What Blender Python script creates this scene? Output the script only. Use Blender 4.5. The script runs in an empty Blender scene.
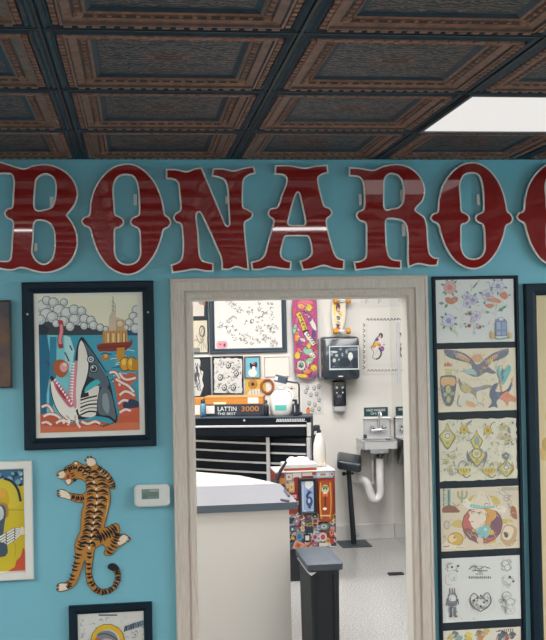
import bpy, bmesh, math, random
from mathutils import Vector, Matrix
from mathutils.geometry import tessellate_polygon
random.seed(7)
sc = bpy.context.scene
COL = sc.collection
EYE = 1.86
F = 1053.0
YAW, PITCH, ROLL = .1283, .0097, -.0204
YW = 4.297          # front face of the blue wall
YB = 9.13           # back wall of the room behind
S = .6096           # ceiling tile
CEIL = EYE + .7035
TX0 = -.21

# ------------------------------------------------------------ camera
fw = Vector((math.sin(YAW)*math.cos(PITCH), math.cos(YAW)*math.cos(PITCH), math.sin(PITCH)))
rt = fw.cross(Vector((0, 0, 1))).normalized(); up = rt.cross(fw)
RR = rt*math.cos(ROLL)+up*math.sin(ROLL); UU = up*math.cos(ROLL)-rt*math.sin(ROLL)
cam = bpy.data.cameras.new('camera'); camo = bpy.data.objects.new('camera', cam); COL.objects.link(camo)
cam.sensor_fit = 'HORIZONTAL'; cam.sensor_width = 36; cam.lens = F*36/546; cam.clip_start = .05
M = Matrix(((RR.x, UU.x, -fw.x, 0), (RR.y, UU.y, -fw.y, 0), (RR.z, UU.z, -fw.z, EYE), (0, 0, 0, 1)))
camo.matrix_world = M
sc.camera = camo

def at(px, py, Y):
    d = fw + RR*((px-273)/F) + UU*((320-py)/F)
    d = d*(Y/d.y)
    return d.x, d.z+EYE

def rect(px0, py0, px1, py1, Y):
    "axis-aligned rectangle on plane Y read off its photographed corners"
    a = at(px0, py0, Y); b = at(px1, py0, Y); c = at(px1, py1, Y); d = at(px0, py1, Y)
    return (a[0]+d[0])/2, (c[1]+d[1])/2, (b[0]+c[0])/2, (a[1]+b[1])/2   # x0,z0,x1,z1

# ------------------------------------------------------------ materials
def lin(c):
    def f(v):
        v = v/255.
        return v/12.92 if v <= .04045 else ((v+.055)/1.055)**2.4
    return (f(c[0]), f(c[1]), f(c[2]), 1)

MATS = {}
def mat(name, c, rough=.5, metal=0, emit=None, c2=None, scale=20, bump=0, stretch=None, coat=0, fac=(.35, .65)):
    if name in MATS: return MATS[name]
    m = bpy.data.materials.new(name); m.use_nodes = True
    nt = m.node_tree; b = nt.nodes['Principled BSDF']
    b.inputs['Base Color'].default_value = lin(c)
    b.inputs['Roughness'].default_value = rough; b.inputs['Metallic'].default_value = metal
    b.inputs['Coat Weight'].default_value = coat; b.inputs['Coat Roughness'].default_value = .08
    if emit:
        b.inputs['Emission Color'].default_value = lin(c); b.inputs['Emission Strength'].default_value = emit
    if c2 or bump:
        tc = nt.nodes.new('ShaderNodeTexCoord'); mp = nt.nodes.new('ShaderNodeMapping')
        nt.links.new(tc.outputs['Object'], mp.inputs[0])
        if stretch: mp.inputs['Scale'].default_value = stretch
        n = nt.nodes.new('ShaderNodeTexNoise'); n.inputs['Scale'].default_value = scale; n.inputs['Detail'].default_value = 5
        nt.links.new(mp.outputs[0], n.inputs['Vector'])
        if c2:
            r = nt.nodes.new('ShaderNodeValToRGB')
            r.color_ramp.elements[0].position = fac[0]; r.color_ramp.elements[1].position = fac[1]
            r.color_ramp.elements[0].color = lin(c); r.color_ramp.elements[1].color = lin(c2)
            nt.links.new(n.outputs[0], r.inputs[0]); nt.links.new(r.outputs[0], b.inputs['Base Color'])
        if bump:
            bp = nt.nodes.new('ShaderNodeBump'); bp.inputs['Strength'].default_value = bump; bp.inputs['Distance'].default_value = .01
            nt.links.new(n.outputs[0], bp.inputs['Height']); nt.links.new(bp.outputs[0], b.inputs['Normal'])
    MATS[name] = m
    return m

def attr_mat(name, rough=.6, coat=0):
    m = bpy.data.materials.new(name); m.use_nodes = True
    nt = m.node_tree; b = nt.nodes['Principled BSDF']
    a = nt.nodes.new('ShaderNodeAttribute'); a.attribute_name = 'ink'
    nt.links.new(a.outputs['Color'], b.inputs['Base Color'])
    b.inputs['Roughness'].default_value = rough; b.inputs['Coat Weight'].default_value = coat
    b.inputs['Coat Roughness'].default_value = .1
    b.inputs['Specular IOR Level'].default_value = .3
    return m
INK = attr_mat('printed_ink'); INKG = attr_mat('printed_ink_glossy', .45, 0)

BLUE = mat('blue_wall_paint', (118, 178, 192), .6, c2=(113, 173, 188), scale=3, bump=.03)
CAS = mat('greige_casing_wood', (210, 194, 182), .5, c2=(193, 177, 165), scale=18, stretch=(14, 14, .8), bump=.05)
WHITE = mat('white_wall_paint', (226, 223, 218), .6, c2=(221, 218, 213), scale=4, bump=.02)
JAMB = mat('white_jamb_paint', (215, 209, 201), .4)
BLACK = mat('black_frame_paint', (14, 30, 42), .5, c2=(18, 36, 48), scale=8)
BLACK.node_tree.nodes['Principled BSDF'].inputs['Specular IOR Level'].default_value = .2
BLACK2 = mat('black_board', (10, 24, 34), .6)
RED = mat('red_gloss_enamel', (134, 7, 5), .4, coat=1, c2=(141, 10, 7), scale=3)
RED.node_tree.nodes['Principled BSDF'].inputs['Coat IOR'].default_value = 1.9
RED.node_tree.nodes['Principled BSDF'].inputs['Coat Roughness'].default_value = .03
RED.node_tree.nodes['Principled BSDF'].inputs['Specular IOR Level'].default_value = .1
CREAM = mat('cream_letter_edge', (226, 216, 208), .35)
PAPER = mat('white_paper', (226, 221, 212), .6)
PAPERC = mat('cream_paper', (226, 214, 192), .6)
STEEL = mat('stainless_steel', (200, 202, 206), .25, 1)
ALU = mat('brushed_aluminium', (205, 206, 208), .35, .6)
CHESTM = mat('black_enamel', (2, 12, 22), .5)
CHESTM.node_tree.nodes['Principled BSDF'].inputs['Specular IOR Level'].default_value = .2
RUB = mat('black_rubber', (22, 30, 38), .5)
PVC = mat('white_pvc', (232, 230, 228), .35)
WPL = mat('white_plastic', (206, 204, 200), .4)
MIRROR = mat('mirror_glass', (238, 240, 238), .02, 1)
GREYL = mat('grey_laminate', (128, 130, 138), .4)
GREYE = mat('slate_edge_banding', (74, 86, 98), .5)
WLAM = mat('white_laminate', (206, 204, 200), .5)
OAK = mat('varnished_wood_brown', (112, 72, 48), .5, c2=(76, 56, 50), scale=6, stretch=(1, 1, 4))
CARD = mat('orange_cardboard', (190, 124, 50), .6)

# ------------------------------------------------------------ object helpers
def tag(o, label=None, cat=None, group=None, kind=None):
    if label: o['label'] = label
    if cat: o['category'] = cat
    if group: o['group'] = group
    if kind: o['kind'] = kind
    return o

def empty(name, loc, label, cat, group=None, rz=0):
    o = bpy.data.objects.new(name, None); COL.objects.link(o)
    o.location = loc; o.rotation_euler = (0, 0, rz); o.empty_display_size = .05
    return tag(o, label, cat, group)

def link(name, bm, m, parent=None, local=False, smooth=False, recalc=True):
    if recalc: bmesh.ops.recalc_face_normals(bm, faces=bm.faces)
    me = bpy.data.meshes.new(name); bm.to_mesh(me); bm.free()
    for k in (m if isinstance(m, (list, tuple)) else [m]): me.materials.append(k)
    o = bpy.data.objects.new(name, me); COL.objects.link(o)
    if parent:
        if not local:
            mw = Matrix.Identity(4); p = parent; ch = []
            while p: ch.append(p); p = p.parent
            for q in reversed(ch):
                mw = mw @ (Matrix.Translation(q.location) @ q.rotation_euler.to_matrix().to_4x4())
            me.transform(mw.inverted())
        o.parent = parent
    elif not local:
        vs = me.vertices
        xs = [v.co.x for v in vs]; ys = [v.co.y for v in vs]; zs = [v.co.z for v in vs]
        c = Vector(((min(xs)+max(xs))/2, (min(ys)+max(ys))/2, min(zs)))
        me.transform(Matrix.Translation(-c)); o.location = c
    if smooth:
        for p in me.polygons: p.use_smooth = True
        try: me.set_sharp_from_angle(angle=math.radians(38))
        except Exception: pass
    return o

def struct(name, bm, m, parent=None):
    o = link(name, bm, m, parent)
    if not parent: o['kind'] = 'structure'
    return o

def box(bm, x0, x1, y0, y1, z0, z1, bev=0, mi=0, seg=2):
    r = bmesh.ops.create_cube(bm, size=1)
    vs = r['verts']
    for v in vs:
        v.co.x = x0 if v.co.x < 0 else x1
        v.co.y = y0 if v.co.y < 0 else y1
        v.co.z = z0 if v.co.z < 0 else z1
    fs = set(f for v in vs for f in v.link_faces)
    for f in fs: f.material_index = mi
    if bev:
        es = set(e for v in vs for e in v.link_edges)
        bmesh.ops.bevel(bm, geom=list(es), offset=bev, segments=seg, affect='EDGES', profile=.5)
    return bm
def B(*a, **k): return box(bmesh.new(), *a, **k)

def tube(bm, pts, r, n=10, mi=0):
    pts = [Vector(p) for p in pts]
    rs = r if isinstance(r, (list, tuple)) else [r]*len(pts)
    prev = None; rings = []
    t0 = (pts[1]-pts[0]).normalized()
    nrm = t0.orthogonal().normalized()
    for i, p in enumerate(pts):
        a = pts[max(i-1, 0)]; b = pts[min(i+1, len(pts)-1)]
        t = (b-a).normalized()
        nrm = (nrm - t*nrm.dot(t)).normalized(); bn = t.cross(nrm)
        ring = [bm.verts.new(p+(nrm*math.cos(2*math.pi*k/n)+bn*math.sin(2*math.pi*k/n))*rs[i]) for k in range(n)]
        rings.append(ring)
    for a, b in zip(rings, rings[1:]):
        for k in range(n):
            f = bm.faces.new((a[k], a[(k+1) % n], b[(k+1) % n], b[k])); f.material_index = mi
    bm.faces.new(rings[0][::-1]).material_index = mi; bm.faces.new(rings[-1]).material_index = mi
    return bm

def smoothpath(pts, n=6):
    pts = [Vector(p) for p in pts]; out = []
    for i in range(len(pts)-1):
        p0 = pts[max(i-1, 0)]; p1 = pts[i]; p2 = pts[i+1]; p3 = pts[min(i+2, len(pts)-1)]
        for k in range(n):
            t = k/n
            out.append(.5*((2*p1)+(p2-p0)*t+(2*p0-5*p1+4*p2-p3)*t*t+(3*p1-p0-3*p2+p3)*t**3))
    out.append(pts[-1]); return out

def lathe(bm, prof, c, n=24, mi=0, sx=1, sy=1):
    rings = []
    for r, z in prof:
        rings.append([bm.verts.new((c[0]+sx*r*math.cos(2*math.pi*k/n), c[1]+sy*r*math.sin(2*math.pi*k/n), c[2]+z)) for k in range(n)])
    for a, b in zip(rings, rings[1:]):
        for k in range(n): bm.faces.new((a[k], a[(k+1) % n], b[(k+1) % n], b[k])).material_index = mi
    bm.faces.new(rings[0][::-1]); bm.faces.new(rings[-1])
    return bm

def extrude(bm, loops, f0, f1, bev=0, mi=0):
    "loops of 2-D points (first outer, rest holes); f0/f1 map a 2-D point to the front/back 3-D point"
    flat = [p for l in loops for p in l]
    tris = tessellate_polygon([[Vector((p[0], p[1], 0)) for p in l] for l in loops])
    A = [bm.verts.new(f0(p)) for p in flat]; Bv = [bm.verts.new(f1(p)) for p in flat]
    for t in tris:
        try:
            bm.faces.new([A[i] for i in t]).material_index = mi
            bm.faces.new([Bv[i] for i in reversed(t)]).material_index = mi
        except ValueError: pass
    o = 0
    for l in loops:
        n = len(l)
        for i in range(n):
            j = (i+1) % n
            try: bm.faces.new((A[o+i], A[o+j], Bv[o+j], Bv[o+i])).material_index = mi
            except ValueError: pass
        o += n
    return bm

def wallcut(bm, loops, y0, y1, mi=0):      # silhouette in X,Z standing between depths y0 (front) and y1
    return extrude(bm, loops, lambda p: (p[0], y0, p[1]), lambda p: (p[0], y1, p[1]), mi=mi)

def curve_loop(pts, n=6):
    "closed Catmull-Rom through pts; a third entry marks a corner"
    N = len(pts); out = []
    P = [Vector((p[0], p[1])) for p in pts]; C = [len(p) > 2 for p in pts]
    for i in range(N):
        p1, p2 = P[i], P[(i+1) % N]
        p0 = P[i-1] if not C[i] else p1-(p2-p1)*1.0
        p3 = P[(i+2) % N] if not C[(i+1) % N] else p2+(p2-p1)*1.0
        L = (p2-p1).length
        m1 = (p2-p0); m1 = m1.normalized()*min(m1.length/2, L) if m1.length > 0 else m1
        m2 = (p3-p1); m2 = m2.normalized()*min(m2.length/2, L) if m2.length > 0 else m2
        for k in range(n):
            t = k/n
            h = (2*t**3-3*t*t+1)*p1+(t**3-2*t*t+t)*m1+(-2*t**3+3*t*t)*p2+(t**3-t*t)*m2
            out.append(h)
    return out

def area(l): return sum(l[i][0]*l[(i+1) % len(l)][1]-l[(i+1) % len(l)][0]*l[i][1] for i in range(len(l)))/2
def inset(l, d):
    "move a loop towards its inside by d (negative: outside)"
    s = 1 if area(l) > 0 else -1
    n = len(l); out = []
    for i in range(n):
        a = Vector(l[i-1]); b = Vector(l[i]); c = Vector(l[(i+1) % n])
        e1 = (b-a); e2 = (c-b)
        if e1.length < 1e-9 or e2.length < 1e-9: out.append(b); continue
        n1 = Vector((-e1.y, e1.x)).normalized()*s; n2 = Vector((-e2.y, e2.x)).normalized()*s
        m = n1+n2
        if m.length < .5: m = n1
        m.normalize(); k = max(.5, m.dot(n1))
        out.append(b+m*(d/k))
    return out

def frame_sweep(bm, x0, z0, x1, z1, Y, prof, closed=True, mi=0):
    """mitred frame whose outer edge is the rectangle; prof = [(distance inwards from outer edge, height off the wall)]"""
    def ring(w, h):
        y = Y-h
        if closed: return [(x0+w, y, z0+w), (x0+w, y, z1-w), (x1-w, y, z1-w), (x1-w, y, z0+w)]
        return [(x0+w, y, z0), (x0+w, y, z1-w), (x1-w, y, z1-w), (x1-w, y, z0)]
    R = [[bm.verts.new(q) for q in ring(w, h)] for w, h in prof]
    m = 4 if closed else 3
    L = len(R)
    for i in range(L):
        a, b = R[i], R[(i+1) % L]
        for k in range(m):
            bm.faces.new((a[k], a[(k+1) % 4], b[(k+1) % 4], b[k])).material_index = mi
    if not closed:
        bm.faces.new([r[0] for r in R]); bm.faces.new([r[3] for r in R])
    return bm
def pframe(w, d, lip=.004):
    return [(0, 0), (0, d*.8), (w*.12, d), (w*.55, d*.95), (w*.8, d*.62), (w, d*.5), (w, 0)]

class Art:
    "flat printed or painted image: layered flat colour shapes on plane Y, drawn in crop pixels (ox, oy, scale)"
    def __init__(s, Y, ox=0, oy=0, sc=1., step=2e-5, clip=None):
        s.Y = Y; s.ox = ox; s.oy = oy; s.sc = sc; s.k = 0; s.bm = bmesh.new(); s.step = step
        s.lay = s.bm.verts.layers.float_color.new('ink'); s.map = None; s.clip = clip; s.fade = 0; s.fc = (220, 215, 205)
    def crop(s, ox, oy, sc): s.ox, s.oy, s.sc = ox, oy, sc; return s
    def pt(s, p):
        if s.map: x, z = s.map(p)
        else: x, z = at(s.ox+p[0]/s.sc, s.oy+p[1]/s.sc, s.Y)
        return x, z
    def poly(s, pts, c, smooth=0, world=False):
        if smooth: pts = curve_loop(pts, smooth)
        P = [(p[0], p[1]) if world else s.pt(p) for p in pts]
        if s.clip:
            P = clip_rect(P, s.clip)
            if len(P) < 3: return
        s.k += 1; y = s.Y-s.step*s.k
        if s.fade: c = tuple(c[i]*(1-s.fade)+s.fc[i]*s.fade for i in range(3))
        c = lin(c)
        vs = [s.bm.verts.new((p[0], y, p[1])) for p in P]
        for v in vs: v[s.lay] = c
        for t in tessellate_polygon([[Vector((p[0], p[1], 0)) for p in P]]):
            if len(set(t)) == 3:
                f = None
                try: f = s.bm.faces.new([vs[i] for i in t])
                except ValueError: pass
                if f:
                    f.normal_update()
                    if f.normal.y > 0: f.normal_flip()
    def circ(s, x, y, r, c, ry=None, n=14, a0=0, rot=0):
        ry = ry or r; cr, sr = math.cos(rot), math.sin(rot)
        s.poly([(x+r*math.cos(a0+2*math.pi*k/n)*cr-ry*math.sin(a0+2*math.pi*k/n)*sr,
                 y+r*math.cos(a0+2*math.pi*k/n)*sr+ry*math.sin(a0+2*math.pi*k/n)*cr) for k in range(n)], c)
    def ring(s, x, y, r, w, c, inner, ry=None):
        ry = ry or r
        s.circ(x, y, r, c, ry); s.circ(x, y, r-w, inner, ry-w)
    def line(s, pts, w, c, smooth=3, taper=False):
        pts = [Vector((p[0], p[1])) for p in pts]
        if smooth and len(pts) > 2:
            pts = [Vector((p[0], p[1])) for p in smoothpath([(p[0], p[1], 0) for p in pts], smooth)]
        L = []; R = []; n = len(pts)
        for i, p in enumerate(pts):
            t = (pts[min(i+1, n-1)]-pts[max(i-1, 0)])
            if t.length < 1e-6: continue
            t.normalize(); q = Vector((-t.y, t.x))
            ww = w/2*((1-abs(2*i/(n-1)-1)*.8) if taper else 1)
            L.append(p+q*ww); R.append(p-q*ww)
        s.poly(L+R[::-1], c)
    def rect(s, x0, y0, x1, y1, c): s.poly([(x0, y0), (x1, y0), (x1, y1), (x0, y1)], c)
    def done(s, name, parent, m=None, label=None, **k):
        o = link(name, s.bm, m or INK, parent, recalc=False, **k)
        if label: o['label'] = label
        return o

def clip_rect(P, c):
    x0, z0, x1, z1 = c
    for ax, lim, sg in ((0, x0, 1), (0, x1, -1), (1, z0, 1), (1, z1, -1)):
        out = []
        for i in range(len(P)):
            a, b = P[i-1], P[i]
            ia = (a[ax]-lim)*sg >= 0; ib = (b[ax]-lim)*sg >= 0
            if ia != ib:
                t = (lim-a[ax])/(b[ax]-a[ax]); out.append((a[0]+(b[0]-a[0])*t, a[1]+(b[1]-a[1])*t))
            if ib: out.append((b[0], b[1]))
        P = out
        if not P: return P
    return P

def text_bm(s, size, extr=.0008, shear=0):
    cu = bpy.data.curves.new('t', 'FONT'); cu.body = s; cu.size = size; cu.extrude = extr
    cu.align_x = 'CENTER'; cu.align_y = 'CENTER'; cu.shear = shear
    o = bpy.data.objects.new('t', cu); COL.objects.link(o)
    bpy.context.view_layer.update()
    me = bpy.data.meshes.new_from_object(o.evaluated_get(bpy.context.evaluated_depsgraph_get()))
    bm = bmesh.new(); bm.from_mesh(me)
    bpy.data.objects.remove(o); bpy.data.curves.remove(cu); bpy.data.meshes.remove(me)
    return bm
def wall_text(s, size, x, y, z, width=None, extr=.0008, shear=0):
    bm = text_bm(s, size, extr, shear)
    xs = [v.co.x for v in bm.verts]; k = (width/(max(xs)-min(xs))) if width else 1
    for v in bm.verts: v.co = Vector((x+v.co.x*k, y-v.co.z, z+v.co.y))
    return bm

# ============================================================ THE SETTING
XL, XR, YN = -3.4, 4.2, -3.2        # front room
BXL, BXR = -1.6, 2.222              # back room
DX0, DX1, DZ = .2225, 1.1290, EYE+.130   # doorway
WT = .12
def quad_box(n, *a, m=WHITE): return struct(n, B(*a), m)
bm = bmesh.new()
box(bm, XL, DX0-.02, YW, YW+WT, 0, CEIL+.1); box(bm, DX1+.018, XR, YW, YW+WT, 0, CEIL+.1)
box(bm, DX0-.02, DX1+.018, YW, YW+WT, DZ+.018, CEIL+.1)
# blue on the front, white on the face that belongs to the back room
for f in bm.faces:
    f.normal_update(); f.material_index = 1 if f.calc_center_median().y > YW+WT-1e-4 else 0
struct('wall_doorway', bm, [BLUE, WHITE])
quad_box('wall_left', XL-.1, XL, YN, YW+WT, 0, CEIL+.1, m=BLUE)
quad_box('wall_right', XR, XR+.1, YN, YW+WT, 0, CEIL+.1, m=BLUE)
quad_box('wall_near', XL-.1, XR+.1, YN-.1, YN, 0, CEIL+.1, m=mat('near_wall_paint', (56, 60, 64), .8))
quad_box('wall_back', BXL-.1, BXR+.1, YB, YB+.1, 0, 2.8)
quad_box('wall_side', BXL-.1, BXL, YW+WT, YB, 0, 2.8)
quad_box('wall_far_side', BXR+.012, BXR+.112, YW+WT, YB, 0, 2.8)
quad_box('ceiling_back_room', BXL-.1, BXR+.112, YW+WT, YB+.1, 2.8, 2.9)
# floors
FLOORF = mat('front_room_floor', (120, 108, 96), .4, c2=(100, 90, 82), scale=6)
struct('floor_front_room', B(XL-.1, XR+.1, YN-.1, YW, -.1, 0), FLOORF)
def floor_mat():
    m = bpy.data.materials.new('speckled_grey_floor'); m.use_nodes = True; nt = m.node_tree; b = nt.nodes['Principled BSDF']
    tc = nt.nodes.new('ShaderNodeTexCoord')
    n = nt.nodes.new('ShaderNodeTexNoise'); n.inputs['Scale'].default_value = 90; n.inputs['Detail'].default_value = 3
    r = nt.nodes.new('ShaderNodeValToRGB'); e = r.color_ramp.elements
    e[0].position = .36; e[0].color = lin((150, 150, 150)); e[1].position = .5; e[1].color = lin((176, 176, 175))
    x = e.new(.66); x.color = lin((196, 196, 194))
    n2 = nt.nodes.new('ShaderNodeTexNoise'); n2.inputs['Scale'].default_value = 3
    nt.links.new(tc.outputs['Object'], n.inputs['Vector']); nt.links.new(tc.outputs['Object'], n2.inputs['Vector'])
    nt.links.new(n.outputs[0], r.inputs[0]); nt.links.new(r.outputs[0], b.inputs['Base Color'])
    b.inputs['Roughness'].default_value = .22
    return m
struct('floor_back_room', B(BXL-.1, BXR+.112, YW, YB+.1, -.1, 0), floor_mat())
struct('baseboard_back', B(BXL, BXR, YB-.012, YB, 0, .135, bev=.004), mat('baseboard_white', (216, 214, 212), .4))

# door casing (picture-frame profile) and white jamb
cz1 = EYE+.2185; cx0, cx1 = .1345, 1.2065
pr = [(0, 0), (0, .020), (.004, .024), (.012, .024), (.014, .021), (.052, .021), (.056, .013), (.062, .013), (.064, .0185),
      (.080, .0165), (.086, .012), (.0885, .008), (.0885, 0)]
bm = frame_sweep(bmesh.new(), cx0, 0, cx1, cz1, YW, pr, closed=False)
struct('door_1', bm, CAS)
bm = bmesh.new()
box(bm, DX0-.02, DX0+.004, YW-.004, YW+WT+.004, 0, DZ+.018); box(bm, DX1-.004, DX1+.018, YW-.004, YW+WT+.004, 0, DZ+.018)
box(bm, DX0+.004, DX1-.004, YW-.004, YW+WT+.004, DZ-.003, DZ+.018)
struct('trim_1', bm, JAMB)

# mirror on the right wall of the back room
o = link('wall_mirror', B(BXR, BXR+.012, 5.2, YB-.014, .0, 2.5), MIRROR)
tag(o, 'full-height mirror panel on the side wall right of the sink, reflecting the sink', 'mirror')
r_ = rect(396.2, 322, 398.6, 383.5, YB-.25)
o = link('edge_strip', B(BXR-.012, BXR, YB-.30, YB-.27, r_[1], r_[3]), mat('strip_grey', (190, 190, 194), .4))
tag(o, 'narrow pale grey upright strip on the mirror, right of the bordered poster', 'strip')

# ------------------------------------------------------------ pressed-metal ceiling
def panel_mat():
    m = bpy.data.materials.new('ceiling_ornament'); m.use_nodes = True; nt = m.node_tree; b = nt.nodes['Principled BSDF']
    N = nt.nodes.new; Lk = nt.links.new
    a = N('ShaderNodeAttribute'); a.attribute_name = 'tuv'
    ab = N('ShaderNodeVectorMath'); ab.operation = 'ABSOLUTE'; Lk(a.outputs['Vector'], ab.inputs[0])
    n = N('ShaderNodeTexNoise'); n.inputs['Scale'].default_value = 4.5; n.inputs['Detail'].default_value = 2.5; n.inputs['Distortion'].default_value = 2.2
    Lk(ab.outputs[0], n.inputs['Vector'])
    w = N('ShaderNodeTexWave'); w.wave_type = 'RINGS'; w.inputs['Scale'].default_value = 2.6; w.inputs['Distortion'].default_value = 9
    w.inputs['Detail'].default_value = 2; w.inputs['Detail Scale'].default_value = 2.4
    Lk(ab.outputs[0], w.inputs['Vector'])
    mx = N('ShaderNodeMath'); mx.operation = 'MULTIPLY'; Lk(n.outputs[0], mx.inputs[0]); Lk(w.outputs['Fac'], mx.inputs[1])
    ln = N('ShaderNodeVectorMath'); ln.operation = 'LENGTH'; Lk(a.outputs['Vector'], ln.inputs[0])
    r = N('ShaderNodeValToRGB'); e = r.color_ramp.elements
    e[0].position = .08; e[0].color = lin((34, 54, 70)); e[1].position = .42; e[1].color = lin((158, 124, 106))
    x = e.new(.25); x.color = lin((76, 86, 92)); x = e.new(.32); x.color = lin((104, 90, 84))
    Lk(mx.outputs[0], r.inputs[0])
    # warmer towards the central rosette
    r2 = N('ShaderNodeValToRGB'); e = r2.color_ramp.elements
    e[0].position = .0; e[0].color = lin((255, 190, 140)); e[1].position = .45; e[1].color = lin((205, 215, 225))
    Lk(ln.outputs['Value'], r2.inputs[0])
    mm = N('ShaderNodeMix'); mm.data_type = 'RGBA'; mm.blend_type = 'MULTIPLY'; mm.inputs[0].default_value = 1
    Lk(r.outputs[0], mm.inputs[6]); Lk(r2.outputs[0], mm.inputs[7]); Lk(mm.outputs[2], b.inputs['Base Color'])
    bp = N('ShaderNodeBump'); bp.inputs['Strength'].default_value = .4; bp.inputs['Distance'].default_value = .01
    Lk(mx.outputs[0], bp.inputs['Height']); Lk(bp.outputs[0], b.inputs['Normal'])
    b.inputs['Roughness'].default_value = .45; b.inputs['Metallic'].default_value = .3
    return m
TEAL = mat('ceiling_blue_metal', (38, 64, 80), .5, .2, c2=(26, 46, 60), scale=30)
COP = mat('ceiling_copper', (158, 112, 92), .45, .3, c2=(122, 88, 76), scale=40)
BRO = mat('ceiling_brown', (92, 70, 60), .5, .2, c2=(66, 56, 54), scale=40)
TBAR = mat('ceiling_grid_bar', (22, 28, 34), .5)
CMATS = [TBAR, TEAL, COP, BRO, panel_mat()]
def tile_into(bm, lay, cx, cy, near):
    h = S/2
    rings = [(0, 0, 0), (.004, 0, 0), (.004, .006, 0), (.013, .0, 1), (.021, .006, 1), (.029, -.002, 1), (.033, .005, 0),
             (.046, .005, 3), (.049, -.003, 2), (.055, -.003, 2), (.058, .003, 3), (.078, .007, 2), (.082, .011, 3), (.102, .011, 3), (.105, .008, 2),
             (.110, .012, 2), (.122, .019, 1), (.126, .019, 4)]
    R = []
    for w, z, mi in rings:
        q = h-w
        R.append(([bm.verts.new((cx+sx*q, cy+sy*q, CEIL+z)) for sx, sy in ((-1, -1), (1, -1), (1, 1), (-1, 1))], mi))
    for (a, _), (b, mi) in zip(R, R[1:]):
        for k in range(4):
            f = bm.faces.new((a[k], a[(k+1) % 4], b[(k+1) % 4], b[k])); f.material_index = mi if mi != 4 else 1
    # ornamental centre: a grid raised in relief
    q = h-.126; n = 18 if near else 2
    g = []
    for j in range(n+1):
        row = []
        for i in range(n+1):
            u = -1+2*i/n; v = -1+2*j/n; z = .019
            if near and 0 < i < n and 0 < j < n:
                rr = math.hypot(u, v); th = math.atan2(v, u)
                z -= .007*max(0, math.cos(rr*9))*(.5+.5*math.cos(8*th)) * math.exp(-rr*.6) + .002*math.sin(7*abs(u)+2*math.sin(5*abs(v)))**2
            vert = bm.verts.new((cx+u*q, cy+v*q, CEIL+z)); vert[lay] = (u, v, 0); row.append(vert)
        g.append(row)
    for j in range(n):
        for i in range(n):
            f = bm.faces.new((g[j][i], g[j][i+1], g[j+1][i+1], g[j+1][i])); f.material_index = 4; f.smooth = True
    if near:
        nd = 16
        for k in range(nd):                       # dentils between the border and the copper bead
            t = -h+.05+(2*h-.1)*(k+.5)/nd
            for sgn in (-1, 1):
                w = .009; c = h-.040
                box(bm, cx+t-w, cx+t+w, cy+sgn*c-.006, cy+sgn*c+.006, CEIL-.004, CEIL+.006, mi=2)
                box(bm, cx+sgn*c-.006, cx+sgn*c+.006, cy+t-w, cy+t+w, CEIL-.004, CEIL+.006, mi=2)
                w = .005; c = h-.092
                if abs(t) < c-.01:
                    box(bm, cx+t-w, cx+t+w, cy+sgn*c-.005, cy+sgn*c+.005, CEIL+.006, CEIL+.012, mi=2)
                    box(bm, cx+sgn*c-.005, cx+sgn*c+.005, cy+t-w, cy+t+w, CEIL+.006, CEIL+.012, mi=2)
        for sx in (-1, 1):
            for sy in (-1, 1):                      # corner bosses
                c = h-.092
                r = bmesh.ops.create_uvsphere(bm, u_segments=8, v_segments=6, radius=.014, matrix=Matrix.Translation((cx+sx*c, cy+sy*c, CEIL+.011)) @ Matrix.Diagonal((1, 1, .6, 1)))
                for v in r['verts']:
                    for f in v.link_faces: f.material_index = 2
lights_cells = {(2, 1)}
bm = bmesh.new(); lay = bm.verts.layers.float_vector.new('tuv')
for j in range(-6, 8):
    for k in range(0, 13):
        x0 = TX0+j*S; y1 = YW-k*S
        if (j, k) in lights_cells: continue
        if x0+S < XL or x0 > XR or y1 < YN: continue
        tile_into(bm, lay, x0+S/2, y1-S/2, (-2 <= j <= 3 and k <= 4))
ce = link('ceiling', bm, CMATS); ce['kind'] = 'structure'
struct('ceiling_slab', B(XL-.1, XR+.1, YN-.1, YW, CEIL+.09, CEIL+.19), TBAR)

LW = mat('light_diffuser', (255, 250, 240), .5, emit=1.0)
def emis(name, s):
    m = mat(name, (255, 248, 238), .5); b = m.node_tree.nodes['Principled BSDF']
    b.inputs['Base Color'].default_value = (.05, .05, .05, 1); b.inputs['Emission Color'].default_value = (1, .965, .93, 1); b.inputs['Emission Strength'].default_value = s
    return m
def ceiling_light(x0, x1, y0, y1, z, s, label, drop=0):
    t = empty('ceiling_light', ((x0+x1)/2, (y0+y1)/2, z), label, 'ceiling light')
    bm = bmesh.new(); w = .012
    for a in ((x0, x1, y0, y0+w), (x0, x1, y1-w, y1), (x0, x0+w, y0+w, y1-w), (x1-w, x1, y0+w, y1-w)): box(bm, *a, z-.004, z+.03)
    link('frame', bm, mat('light_trim', (70, 74, 80), .4), t)
    link('diffuser', B(x0+w, x1-w, y0+w, y1-w, z+.002, z+.012), emis('diffuser_%g' % s, s), t)
    return t
LS = 4.2
x0 = TX0+2*S; y1 = YW-S
ceiling_light(x0+.004, x0+S-.004, y1-S+.004, y1-.004, CEIL-.002, .8, 'square bright ceiling light among the pressed metal tiles, upper right')
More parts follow.
